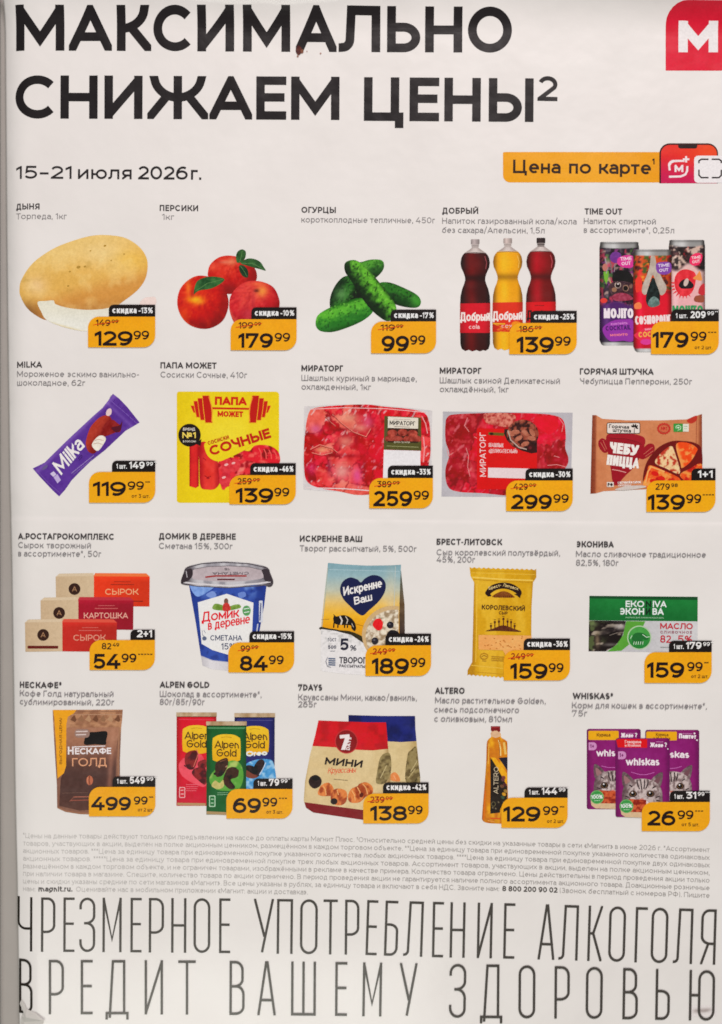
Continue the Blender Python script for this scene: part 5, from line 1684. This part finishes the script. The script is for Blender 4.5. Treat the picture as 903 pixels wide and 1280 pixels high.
q.blob([(138, 530), (160, 485), (205, 468), (235, 500), (235, 545), (190, 552), (150, 548)], f_cr(3), 6)
q.blob([(218, 560), (235, 515), (275, 505), (318, 525), (316, 585), (280, 610), (235, 600)], f_cr(6), 6)
q.blob([(326, 560), (345, 510), (385, 490), (400, 475), (440, 465), (478, 490), (482, 530), (440, 555), (400, 590), (345, 592)], f_cr(9), 6)
for pts in ([(350, 515), (368, 545), (372, 580)], [(385, 495), (402, 525), (408, 565)], [(420, 475), (440, 500), (450, 540)], [(170, 488), (185, 510), (190, 545)], [(258, 512), (268, 545)]):
    q.line(pts, 6, (232, 172, 116))
q.ell(240, 585, 22, 20, (44, 30, 30)).ell(412, 545, 12, 16, (90, 40, 30), 20)
q.build()

# --- oil bottle
P = product('oil_bottle_picture', 560, 895, 'tall bottle of golden oil with a black label')
P.blob([(272, 104), (272, 130), (252, 150), (244, 180), (240, 300), (228, 460), (216, 610), (216, 650), (240, 668), (300, 674), (350, 668), (378, 600), (374, 400), (374, 190), (366, 155), (335, 135), (326, 104)],
       grain(lambda x, y: mix(mix((222, 162, 50), (196, 122, 34), ss(.35, .65, fbm(x, y * .4, 34, 4))), (148, 84, 30), ss(262, 232, x + (y - 300) * .05) * .6 + ss(365, 378, x) * .6 + .5 * ss(600, 660, y) * fbm(x, y, 24, 6)), 12, 14), 7, n=4)
P.poly([(274, 86), (326, 86), (330, 128), (300, 138), (270, 128)], grain((212, 176, 140), 14, 10), 8)
P.line([(318, 150), (330, 200), (332, 250)], 7, (240, 206, 140)).line([(258, 170), (254, 300)], 5, (232, 180, 90)).line([(352, 165), (362, 240)], 14, (222, 186, 110)).line([(322, 145), (324, 255)], 3, (130, 76, 30))
P.line([(236, 470), (228, 600), (226, 650)], 7, (206, 112, 44)).line([(262, 640), (330, 644)], 8, (196, 88, 40)).line([(250, 655), (290, 662)], 5, (232, 160, 90))
P.build()
Q = product('cap', 560, 895, 'dark red cap', P, True)
Q.poly([(270, 64), (328, 64), (329, 96), (318, 100), (310, 92), (290, 92), (282, 98), (270, 90)], grain((116, 34, 38), 10, 10), 8)
Q.line([(276, 70), (322, 70)], 5, (156, 66, 66))
Q.build()
Q = product('bottle_label', 560, 895, 'black label with olives', P, True)
Q.poly([(266, 260), (300, 300), (352, 380), (372, 440), (372, 520), (330, 580), (326, 606), (266, 612), (268, 430)], grain((44, 36, 31), 10, 14), 9)
Q.poly([(318, 262), (374, 258), (374, 345), (345, 300)], (36, 34, 48))
Q.poly([(268, 258), (300, 262), (372, 360), (372, 440), (340, 380), (300, 310)], grain((226, 166, 50), 14, 12), 8)
Q.text('ALTERO', (316, 488), (318, 318), 30, .13, (196, 180, 150), gap=.12)
for cx, cy, c in ((345, 400, (96, 60, 62)), (358, 430, (84, 46, 50)), (340, 440, (110, 80, 60)), (362, 470, (150, 120, 70)), (350, 385, (120, 70, 60)), (344, 510, (60, 80, 60)), (352, 490, (200, 150, 60))):
    Q.ell(cx, cy, 13, 10, grain(c, 20, 8, cx), 30, 7)
for cx, cy in ((285, 545), (300, 580), (318, 540), (350, 540), (282, 575)):
    Q.ell(cx, cy, 7, 4, (116, 106, 84), 40, n=8)
Q.ell(286, 552, 14, 16, (106, 98, 70)).ell(286, 552, 10, 12, (36, 30, 26))
Q.build()

# --- cat food pouches
reset()
PUR = (124, 38, 98)


def cat(q, cx, cy, s, x_lo, x_hi, seed):
    def cl(pts):
        p = clip([tuple(v) for v in pts], 0, x_lo, False)
        return clip(p, 0, x_hi, True) if len(p) > 2 else p

    def put(pts, c, step=None):
        p = cl(pts)
        if len(p) > 2:
            q.poly(p, c, step)
    T = lambda pts: [(cx + s * x, cy + s * y) for x, y in pts]
    fur = grain(lambda x, y: mix(mix((196, 180, 172), (128, 110, 106), ss(.42, .62, fbm((x - cx) * 1.6, y * 1.1, 20, seed))), (88, 70, 72), ss(.6, 1.1, np.hypot((x - cx - 16) / (120 * s), (y - cy + 10) / (112 * s))) * .8), 20, 7, seed)
    put(smooth(T([(-112, -40), (-120, -110), (-108, -128), (-70, -100), (-44, -62), (-60, -30)])), fur, 7)
    put(smooth(T([(112, -40), (128, -108), (118, -126), (76, -100), (48, -62), (60, -30)])), fur, 7)
    put(smooth(T([(-100, -56), (-108, -104), (-78, -84), (-66, -60)])), (150, 112, 112))
    put(smooth(T([(100, -56), (114, -102), (84, -84), (70, -60)])), (112, 80, 84))
    put(smooth(T([(-120, 30), (-112, -30), (-76, -66), (-30, -84), (30, -84), (80, -66), (116, -30), (126, 40), (110, 100), (50, 130), (-50, 130), (-112, 100)])), fur, 6)
    for pts in ([(-8, -82), (-4, -50), (0, -20)], [(-30, -80), (-26, -52), (-14, -22)], [(16, -82), (18, -50), (12, -24)], [(38, -78), (36, -52), (26, -30)], [(-76, -48), (-58, -36)], [(84, -40), (64, -28)], [(-100, 20), (-78, 28)], [(-104, 48), (-80, 48)], [(108, 20), (86, 28)], [(108, 48), (86, 46)]):
        for p in ribbon(T(pts), 7 * s):
            put(p, (52, 40, 42))
    for ex in (-54, 52):
        put(smooth(T([(ex - 25, 10), (ex - 10, -12), (ex + 12, -12), (ex + 26, 8), (ex + 10, 24), (ex - 12, 24)])), (52, 42, 44))
        put(smooth(T([(ex - 19, 8), (ex - 8, -8), (ex + 9, -8), (ex + 19, 8), (ex + 8, 19), (ex - 9, 19)])), (112, 84, 56))
        put(smooth(T([(ex - 15, 6), (ex, -9), (ex + 15, 6), (ex, 19)])), (22, 16, 20))
        put(smooth(T([(ex - 9, -2), (ex - 3, -7), (ex + 1, -1), (ex - 5, 4)])), (230, 224, 222))
    put(smooth(T([(-44, 62), (0, 36), (44, 62), (38, 92), (-38, 92)])), (222, 206, 198))
    put(smooth(T([(-70, 30), (-46, 28), (-36, 50), (-60, 60)])), (200, 184, 176))
    put(smooth(T([(70, 30), (46, 28), (36, 50), (60, 60)])), (188, 172, 164))
    put(smooth(T([(-13, 38), (0, 34), (13, 38), (4, 52), (-4, 52)])), (196, 124, 112))


def pouch(x0, x1, y0, y1, band, bandc, right, lab, xl, xr, seed, cc):
    q = product('cat_food_pouch_picture', 720, 895, lab, keep=True)
    pts = rrect_pts(x0, y0, x1, y1, 14)
    q.poly(pts, grain(lambda x, y: mix(mix(PUR, (98, 24, 80), ss(.38, .5, np.abs(x - (x0 + x1) / 2) / (x1 - x0))), (140, 48, 116), .5 * np.exp(-((x - (x0 + x1) / 2) / 90.) ** 2 - ((y - y0 - 120) / 60.) ** 2)), 6, 20, seed), 9)
    return q


def bowl(q, x0, x1, y, seed, gx, gy):
    q.poly([(x0, y), (x1, y - 6), (x1, y + 52), (x0 + 30, y + 48), (x0 + 6, y + 30)], grain((206, 178, 142), 10, 16, seed), 8)
    q.poly([(x0 + 14, y - 40), (x0 + 60, y - 66), (x1, y - 60), (x1, y + 18), (x0 + 60, y + 16)], grain(lambda x, y: mix((190, 96, 64), (128, 46, 36), ss(.42, .62, fbm(x, y, 16, seed))), 24, 7, seed), 6)
    q.ell(gx, gy, 43, 43, (118, 170, 110), n=28).ell(gx, gy, 38, 38, grain((70, 142, 78), 8, 14), 0, 9)
    q.text('100%', (gx - 36, gy + 11), (gx + 36, gy + 9), 24, .2, (226, 236, 220), gap=.06)
    q.line([(gx - 20, gy - 16), (gx + 20, gy - 18)], 3, (190, 216, 184)).line([(gx - 18, gy + 22), (gx + 18, gy + 21)], 3, (190, 216, 184))


WP = (236, 220, 228)


def mark(q, x, y):
    q.rrect(x, y, x + 50, y + 50, (4, 22, 22, 4), (196, 140, 178))
    q.text('1+', (x + 8, y + 36), (x + 34, y + 36), 24, .2, (110, 36, 90))


q = pouch(68, 406, 80, 584, 0, 0, 0, 'cat food pouch behind at the left', 68, 406, 3, 0)
q.rrect(78, 92, 268, 150, 8, (222, 166, 48)).text('Курица', (130, 128), (216, 128), 22, .17, (90, 52, 30))
q.text('Желе', (282, 134), (360, 134), 28, .26, WP, gap=.06).text('?', (368, 132), (384, 132), 28, .2, WP).line([(318, 108), (362, 108)], 3, (200, 140, 180))
mark(q, 80, 164)
q.text('whis', (128, 252), (246, 252), 44, .2, WP, gap=.07)
q.line([(160, 312), (200, 322), (246, 322)], 4, (186, 110, 166))
cat(q, 232, 428, 1.0, 70, 262, 4)
bowl(q, 92, 250, 530, 6, 132, 508)
q.build()
q = pouch(434, 772, 86, 590, 0, 0, 0, 'cat food pouch behind at the right', 434, 772, 5, 0)
q.rrect(440, 96, 632, 152, 8, (222, 166, 48)).text('Курица', (500, 124), (578, 126), 20, .17, (90, 52, 30)).text('и Индейка', (484, 146), (590, 148), 18, .17, (90, 52, 30))
q.text('Паштет', (644, 138), (752, 142), 30, .26, WP, gap=.06).line([(670, 108), (728, 110)], 3, (200, 140, 180)).ell(742, 108, 6, 6, WP).ell(758, 150, 5, 5, WP)
q.text('skas', (588, 260), (708, 262), 44, .2, WP, gap=.07)
q.line([(588, 328), (630, 324), (662, 314)], 4, (186, 110, 166))
cat(q, 600, 432, 1.0, 580, 762, 7)
q.build()
q = pouch(248, 586, 138, 632, 0, 0, 0, 'cat food pouch in front', 248, 586, 8, 0)
q.poly([(252, 150), (262, 142), (446, 142), (446, 198), (262, 196)], (196, 30, 40)).text('Говядина', (306, 170), (408, 170), 20, .18, (240, 196, 190)).text('и Ягнёнок', (306, 191), (406, 191), 18, .18, (240, 196, 190))
q.text('Желе', (464, 193), (546, 195), 28, .26, WP, gap=.06).text('?', (553, 192), (569, 192), 28, .2, WP).line([(500, 160), (546, 161)], 3, (200, 140, 180)).ell(575, 205, 4, 4, WP)
mark(q, 264, 220)
q.text('whiskas', (312, 308), (522, 308), 48, .2, WP, gap=.07)
q.line([(345, 350), (400, 366), (440, 366), (492, 352)], 4, (186, 110, 166))
cat(q, 412, 480, 1.03, 250, 584, 9)
bowl(q, 278, 440, 584, 12, 316, 564)
q.build()


# ------------------------------------------------------------------ price tags
ORG = (231, 163, 45)
INKB = (40, 27, 22)
# x0,y0,x1,y1 | badge x0,y0 | badge text | old price | price, x0,x1,base,H | kopecks x0,x1 | stars x0,x1 | small line
TAGS = [
    (110.7, 396.2, 194.6, 434.5, 136.8, 381.3, 'скидка -13%', '149', ('129', 119, 166.5, 432.5, 18.5), (167.5, 187), None, None),
    (288.7, 399.2, 371, 438, 314.6, 384.3, 'скидка -10%', '199', ('179', 298.3, 341.5, 435, 18.5), (343.5, 363), None, None),
    (464, 401.9, 545.4, 441.7, 488.6, 387, 'скидка -17%', '119', ('99', 477, 511.5, 439.5, 20), (512.8, 532), None, None),
    (636.7, 403.8, 721, 443, 663.2, 388.7, 'скидка -25%', '186', ('139', 646, 692.5, 441, 20), (693.5, 713.5), None, None),
    (813.7, 402, 898.4, 443, 839, 387, '1 шт.|209|**', None, ('179', 815.5, 860.5, 435, 20), (863, 883), (884.5, 895.5, 3), 'от 2 шт.'),
    (111.7, 590, 194.6, 628.5, 140.6, 576, '1 шт.|149|**', None, ('119', 116.7, 158, 620, 18), (160, 180.5), (182, 188, 2), 'от 3 шт.'),
    (287, 594, 370, 630.5, 313, 579, 'скидка -46%', '259', ('139', 295, 342, 628.5, 18.5), (343, 362), None, None),
    (461.7, 597.6, 541.4, 635.5, 485, 582, 'скидка -33%', '389', ('259', 466.7, 515.5, 633, 19.4), (517, 536.5), None, None),
    (632.7, 600.7, 716, 639, 657, 585.7, 'скидка -30%', '429', ('299', 639, 690, 636.5, 18.5), (691.7, 711), None, None),
    (807.7, 600.7, 894, 640, 864, 585.7, '1+1', '!279', ('139', 809.5, 856, 637.5, 19.5), (857.3, 876.3), (877.5, 892.5, 4), None),
    (112.3, 800, 194, 837.5, 163.5, 787, '2+1', '!82', ('54', 116.7, 151, 836, 18.8), (152.3, 171), (172.5, 191.5, 5), None),
    (285.7, 803, 368, 840.5, 312, 789, 'скидка -15%', '99', ('84', 300, 335, 838.5, 19), (336.3, 355), None, None),
    (457, 806.6, 539, 845, 482, 792, 'скидка -24%', '249', ('189', 465, 511.5, 842.5, 20), (513, 532), None, None),
    (629.7, 812.6, 712.5, 850.5, 654.7, 798, 'скидка -36%', '249', ('159', 638, 684.5, 848.5, 19.5), (685.8, 704.5), None, None),
    (805.3, 815, 889.2, 853.5, 836, 800.7, '1 шт.|179|**', None, ('159', 808.5, 855, 847, 19.5), (858.5, 878), (879.5, 885.5, 2), 'от 2 шт.'),
    (111.4, 983.6, 194.5, 1020.5, 141, 970.6, '1 шт.|549|**', None, ('499', 114.3, 164, 1013, 17.3), (167.5, 185), (186.5, 192, 2), 'от 2 шт.'),
    (283.3, 986, 366, 1023, 317, 973, '1 шт.|79|*', None, ('69', 291.3, 326.6, 1016, 19), (328.2, 347), (348.5, 359.5, 3), 'от 3 шт.'),
    (454.3, 991.6, 536, 1029, 479, 977.7, 'скидка -42%', '239', ('138', 463, 509, 1025.5, 18.5), (510, 528.5), None, None),
    (626.8, 996.9, 709.5, 1034.5, 655.7, 984, '1 шт.|144|**', None, ('129', 629.2, 675.6, 1026.6, 19), (678.6, 698), (699.5, 705.5, 2), 'от 2 шт.'),
    (802, 1002, 887, 1038.5, 837, 988, '1 шт.|31|***', None, ('26', 809, 844, 1031.5, 18.8), (846.6, 866.5), (868, 879, 3), 'от 5 шт.'),
]
for (x0, y0, x1, y1, bx, by, bt, old, pr, kp, st, small) in TAGS:
    reset(172)
    lb = 'orange price tag reading ' + pr[0] + ' roubles 99'
    P = Part('price_tag', ROOT, label=lb)
    P.poly(rrect_pts(x0, y0, x1, y1, (14, 0.5, 15, 1.2), 8), grain(vgrad([(y0, ORG), (y1, (233, 165, 44))]), 5, 9, int(x0)), 5)
    s, a, b, yb, H = pr
    P.text(s, (a, yb), (b, yb + .2), H, .2, INKB, gap=.07)
    P.text('99', (kp[0], yb - H * .42), (kp[1], yb - H * .42), H * .6, .18, (48, 31, 22), gap=.09)
    if st:
        n = st[2]
        for i in range(n):
            xx = st[0] + (st[1] - st[0]) * (i + .5) / n
            yy = yb - H * .97
            P.line([(xx - 1.3, yy - .7), (xx + 1.3, yy + .7)], .75, INKB)
            P.line([(xx - 1.3, yy + .7), (xx + 1.3, yy - .7)], .75, INKB)
    if small:
        P.text(small, (kp[0] + 5, y1 - 6.3), (kp[1] + 7, y1 - 6.0), 4.6, .17, (92, 60, 30))
    if old:
        strike = not old.startswith('!')
        o_ = old.strip('!')
        dark = (74, 34, 24) if strike else (58, 40, 26)
        if old in ('249', '239'):
            dark = (130, 40, 20)
        ox_ = {True: kp[1] - 62, False: pr[1] + 10}[True]
        ox_ = {'!279': 819, '!82': 127.5, '99': 301, '249': x0 + 9, '239': x0 + 8.5, '119': 476, '186': 649, '429': 642}.get(old, x0 + 10)
        wd_ = 6.0 * len(o_)
        P.text(o_, (ox_, y0 + 11.6), (ox_ + wd_, y0 + 11.7), 8, .17, dark, gap=.1)
        kt = {'!279': '98', '!82': '49'}.get(old, '99')
        P.text(kt, (ox_ + wd_ + 1.6, y0 + 8.2), (ox_ + wd_ + 10, y0 + 8.2), 4.6, .18, dark, gap=.12)
        if strike:
            P.line([(ox_ - 3.5, y0 + 10.4), (ox_ + wd_ + 11, y0 + 5.2)], 1.0, (200, 78, 30))
    P.build()
    Q = Part('discount_badge', P, label='black badge reading ' + bt.replace('|', ' ').replace('*', '').strip())
    by1 = y0 - 0.1
    Q.poly(rrect_pts(bx, by, x1, by1, (6, .5, 0.3, .3)), (34, 28, 27))
    WH = (233, 228, 224)
    if bt.startswith('скидка'):
        wv = x1 - bx
        m = bx + wv * .60
        Q.text('скидка', (bx + wv * .075, by1 - 4.3), (m, by1 - 4.2), 7.9, .22, WH, gap=.13)
        Q.line([(m + 2.4, by1 - 6.9), (m + 5.0, by1 - 6.9)], 1.3, WH)
        nn = bt.split()[1].strip('-%')
        xe = m + 5.6 + (wv * .145 if '1' not in nn else wv * .13)
        Q.text(nn, (m + 5.6, by1 - 4.2), (xe, by1 - 4.1), 7.2, .2, WH, gap=.1)
        Q.text('%', (xe + 1.0, by1 - 4.2), (x1 - 3, by1 - 4.1), 7.2, .16, WH)
    elif '|' in bt:
        a_, b_, c_ = bt.split('|')
        wv = x1 - bx
        Q.text(a_, (bx + 5.5, by1 - 4), (bx + wv * .34, by1 - 4), 6.2, .17, WH)
        nd = 6.4 * len(b_)
        Q.text(b_, (bx + wv * .40, by1 - 4), (bx + wv * .40 + nd, by1 - 4), 8.8, .2, WH, gap=.09)
        xk = bx + wv * .40 + nd + 1.8
        Q.text('99', (xk, by1 - 7.6), (xk + 8.6, by1 - 7.6), 5.0, .17, WH, gap=.12)
        for i in range(len(c_)):
            Q.line([(xk + 9.8 + i * 2.2, by1 - 12.2), (xk + 11.2 + i * 2.2, by1 - 12.2)], 1.2, WH)
    else:
        Q.text(bt, (bx + 8, by1 - 3.4), (x1 - 3.6, by1 - 3.4), 9.2, .21, WH, gap=.12)
    Q.build()

# ------------------------------------------------------------------ small print and the health warning
reset()
FP = [
    '*Цены на данные товары действуют только при предъявлении на кассе до оплаты карты Магнит Плюс. ¹Относительно средней цены без скидки на указанные товары в сети «Магнит» в июне 2026 г. *Ассортимент',
    'товаров, участвующих в акции, выделен на полке акционным ценником, размещённом в каждом торговом объекте. **Цена за единицу товара при единовременной покупке указанного количества одинаковых',
    'акционных товаров. ***Цена за единицу товара при единовременной покупке указанного количества любых акционных товаров. ****Цена за единицу товара при единовременной покупке двух одинаковых',
    'акционных товаров. *****Цена за единицу товара при единовременной покупке трех любых акционных товаров. Ассортимент товаров, участвующих в акции, выделен на полке акционным ценником,',
    'размещённом в каждом торговом объекте, и не ограничен товарами, изображёнными в рекламе в качестве примера. Количество товара ограничено. Цены действительны в период проведения акции только',
    'при наличии товара в магазине. Спешите, количество товара по акции ограничено. В период проведения акции не гарантируется наличие полного ассортимента акционного товара. Доакционные розничные',
]


def bow(x):
    return 17.0 * np.clip((x - 28) / 860.0, 0, 1.1) ** 1.9


FC = lambda x, y: mix((188, 184, 175), (156, 151, 143), ss(60, 620, x))
P = Part('small_print', ROOT, label='eight lines of tiny pale grey small print')
for i, s in enumerate(FP):
    yb = 1048.2 + 9.5 * i
    P.text(s, (28, yb), (887 if i != 0 else 887, yb), 6.3, .115, FC, gap=.17, seg=2, warp=bow)
yb = 1048.2 + 9.5 * 6
P.text('цены и скидки указаны средние по сети магазинов «Магнит». Все цены указаны в рублях, за единицу товара и включают в себя НДС. Звоните нам:',
       (28, yb), (624, yb), 6.3, .115, FC, gap=.17, seg=2, warp=bow)
P.text('8 800 200 90 02', (628, yb), (697, yb), 6.6, .2, (84, 79, 74), gap=.14, seg=3, warp=bow)
P.text('(Звонок бесплатный с номеров РФ). Пишите', (700, yb), (887, yb), 6.3, .115, FC, gap=.17, seg=2, warp=bow)
yb += 9.5
P.text('нам:', (28, yb), (44, yb), 6.3, .115, FC, seg=2, warp=bow)
P.text('magnit.ru.', (48, yb), (90.5, yb), 6.9, .2, (92, 88, 84), gap=.12, seg=3, warp=bow)
P.text('Оценивайте нас в мобильном приложении «Магнит: акции и доставка».', (95, yb), (385, yb), 6.3, .115, FC, gap=.17, seg=2, warp=bow)
P.build()

reset()
L1 = [('Ч', 20, 40), ('Р', 51, 69), ('Е', 79, 93), ('З', 99, 119), ('М', 128, 152), ('Е', 163, 177), ('Р', 186, 205), ('Н', 214, 233),
      ('О', 242, 263), ('Е', 274, 288), ('У', 317, 342), ('П', 346, 366), ('О', 375, 397), ('Т', 404, 422), ('Р', 431, 449), ('Е', 457, 471),
      ('Б', 480, 497), ('Л', 504, 528), ('Е', 540, 554), ('Н', 562, 581), ('И', 596, 615), ('Е', 629, 643), ('А', 672, 693), ('Л', 698, 722),
      ('К', 734, 752), ('О', 760, 781), ('Г', 793, 808), ('О', 813, 834), ('Л', 841, 865), ('Я', 875, 894)]
L2 = [('В', 22.5, 40.5), ('Р', 61, 80), ('Е', 101, 116), ('Д', 132, 161), ('И', 181, 204), ('Т', 223, 245), ('В', 287, 306), ('А', 322, 345),
      ('Ш', 364, 395), ('Е', 419, 434), ('М', 453, 477), ('У', 499, 521), ('З', 561, 582), ('Д', 600, 628), ('О', 648, 669), ('Р', 693, 712),
      ('О', 732, 753), ('В', 778, 797), ('Ь', 819, 837), ('Ю', 861, 893)]
# condensed forms of the letters that differ from the wide alphabet
KEEP = dict(G)
gl('З', .3, '0,.82 0,1r 1,1r 1,.53r .35,.53', '.35,.53 1,.53r 1,0r 0,0r 0,.2')
gl('К', .3, '0,0 0,1', '1,1 .34,.5!', '!.34,.5 1,0', '!0,.5 .36,.5!')
gl('О', .3, '0,0r 0,1r 1,1r 1,0r z')
gl('Л', .35, '0,.01 .2,.01r .28,1 1,1 1,0')
gl('У', .35, '0,1 .55,.3!', '1,1 .42,0!')
gl('Ю', .5, '0,0 0,1', '0,.5 .38,.5!', '.38,0r .38,1r 1,1r 1,0r z')
gl('Б', .3, '.93,1 0,1 0,0 1,0r 1,.57r 0,.57')
gl('Ч', .3, '0,1 0,.4r 1,.42', '1,0 1,1')
gl('А', .32, '0,0 .46,1', '1,0 .54,1', '.17,.27 .83,.27')
gl('М', .36, '0,0 0,1', '1,0 1,1', '0,1 .5,.22 1,1')
gl('Д', .4, '0,-.1 0,0 1,0 1,-.1', '.16,0 .3,1 .84,1 .84,0')
P = Part('health_warning', ROOT, label='two lines of tall thin condensed grey capitals')
for rows, top, base in ((L1, ([20, 290, 450, 540, 640, 740, 894], [1122, 1123, 1124.5, 1127, 1129, 1132, 1136.5]),
                         ([20, 290, 450, 540, 640, 740, 894], [1190, 1191.3, 1193, 1196, 1198, 1201, 1205.5])),
                        (L2, ([22, 240, 430, 520, 600, 740, 893], [1200, 1200.5, 1202, 1203.5, 1205, 1208.5, 1213]),
                         ([22, 240, 430, 520, 600, 740, 893], [1268, 1268, 1269, 1270.5, 1272, 1273, 1275.5]))):
    for ch, a, b in rows:
        y0, y1 = np.interp(a, *top), np.interp(a, *base)
        y1b = np.interp(b, *base)
        H = float(y1 - y0)
        sh = float(np.interp(a, [20, 60, 300, 894], [44, 76, 66, 74]))
        P.text(ch, (a, float(y1)), (b, float(y1b)), H, 3.05 / H, (sh, sh - 4, sh - 10), seg=7, rmax=.46)
P.build()
G.update(KEEP)

# ------------------------------------------------------------------ wear on the sheet
reset(60)
P = Part('rust_stain', ROOT, label='small brown rust stain beside a letter of the heading')
P.blob([(370, 62), (373, 57), (377, 60), (378, 64), (374.5, 69), (371, 67)], grain((82, 38, 24), 30, 2, 3), 1)
P.blob([(376, 63), (379, 62), (379.5, 66), (377, 67)], (120, 78, 58))
P.ell(401, 67, 1.1, 1.0, (178, 140, 128)).ell(372.5, 70.5, 1.2, 1.4, (150, 110, 96)).ell(384, 64.5, .8, .8, (190, 160, 150))
P.build()
P = Part('smudge', ROOT, label='faint grey brown smudge over the last letters')
reset(-8)


def f_smudge(x, y):
    d = np.exp(-((x - 878) / 11.0) ** 4 - ((y - 1263 + (x - 878) * .06) / 2.6) ** 2)
    base = np.stack([np.interp(y, PY, [235, 233, 227, 225, 221]), np.interp(y, PY, [226, 224, 218, 220, 215]), np.interp(y, PY, [220, 218, 211, 211, 206])], -1)
    return mix(base, (150, 138, 130), d * (.55 + .5 * fbm(x, y * 3, 8, 3)))


P.poly([(860, 1257), (896, 1256), (896, 1270), (860, 1271)], f_smudge, 1.5)
P.build()

# torn film at the lower left corner
film = bpy.data.materials.new('clear_film')
film.use_nodes = True
fb = film.node_tree.nodes['Principled BSDF']
fb.inputs['Base Color'].default_value = (0.72, 0.71, 0.68, 1)
fb.inputs['Roughness'].default_value = 0.18
fb.inputs['Alpha'].default_value = 0.72
rg = random.Random(4)
cpts = [(23.5, 1256), (26, 1251), (30, 1256), (33, 1262), (38, 1264), (46, 1267), (56, 1275), (52, 1284), (30, 1288), (24, 1284), (26, 1272), (29, 1266)]
vv = [to_world(x, y, 0.0006 + 0.0026 * rg.random()) for x, y in cpts]
vv.append(to_world(33, 1271, 0.004)); vv.append(to_world(30, 1278, 0.002))
ff = [(i, (i + 1) % 12, 12 if i in (1, 2, 3, 4, 5, 10, 11, 0) else 13) for i in range(12)] + [(6, 13, 12), (10, 12, 13)]
n_ = len(vv)
vv = [tuple(float(c) for c in v) for v in vv] + [(float(v[0]), float(v[1]) + 0.00015, float(v[2])) for v in vv]
ff = ff + [tuple(n_ + i for i in reversed(f)) for f in ff]
me = bpy.data.meshes.new('film_scrap')
me.from_pydata(vv, [], ff)
me.materials.append(film)
o = bpy.data.objects.new('film_scrap', me)
COL.objects.link(o)
o['label'] = 'torn crumpled scrap of clear film stuck at the lower left corner of the poster'
o['category'] = 'film scrap'
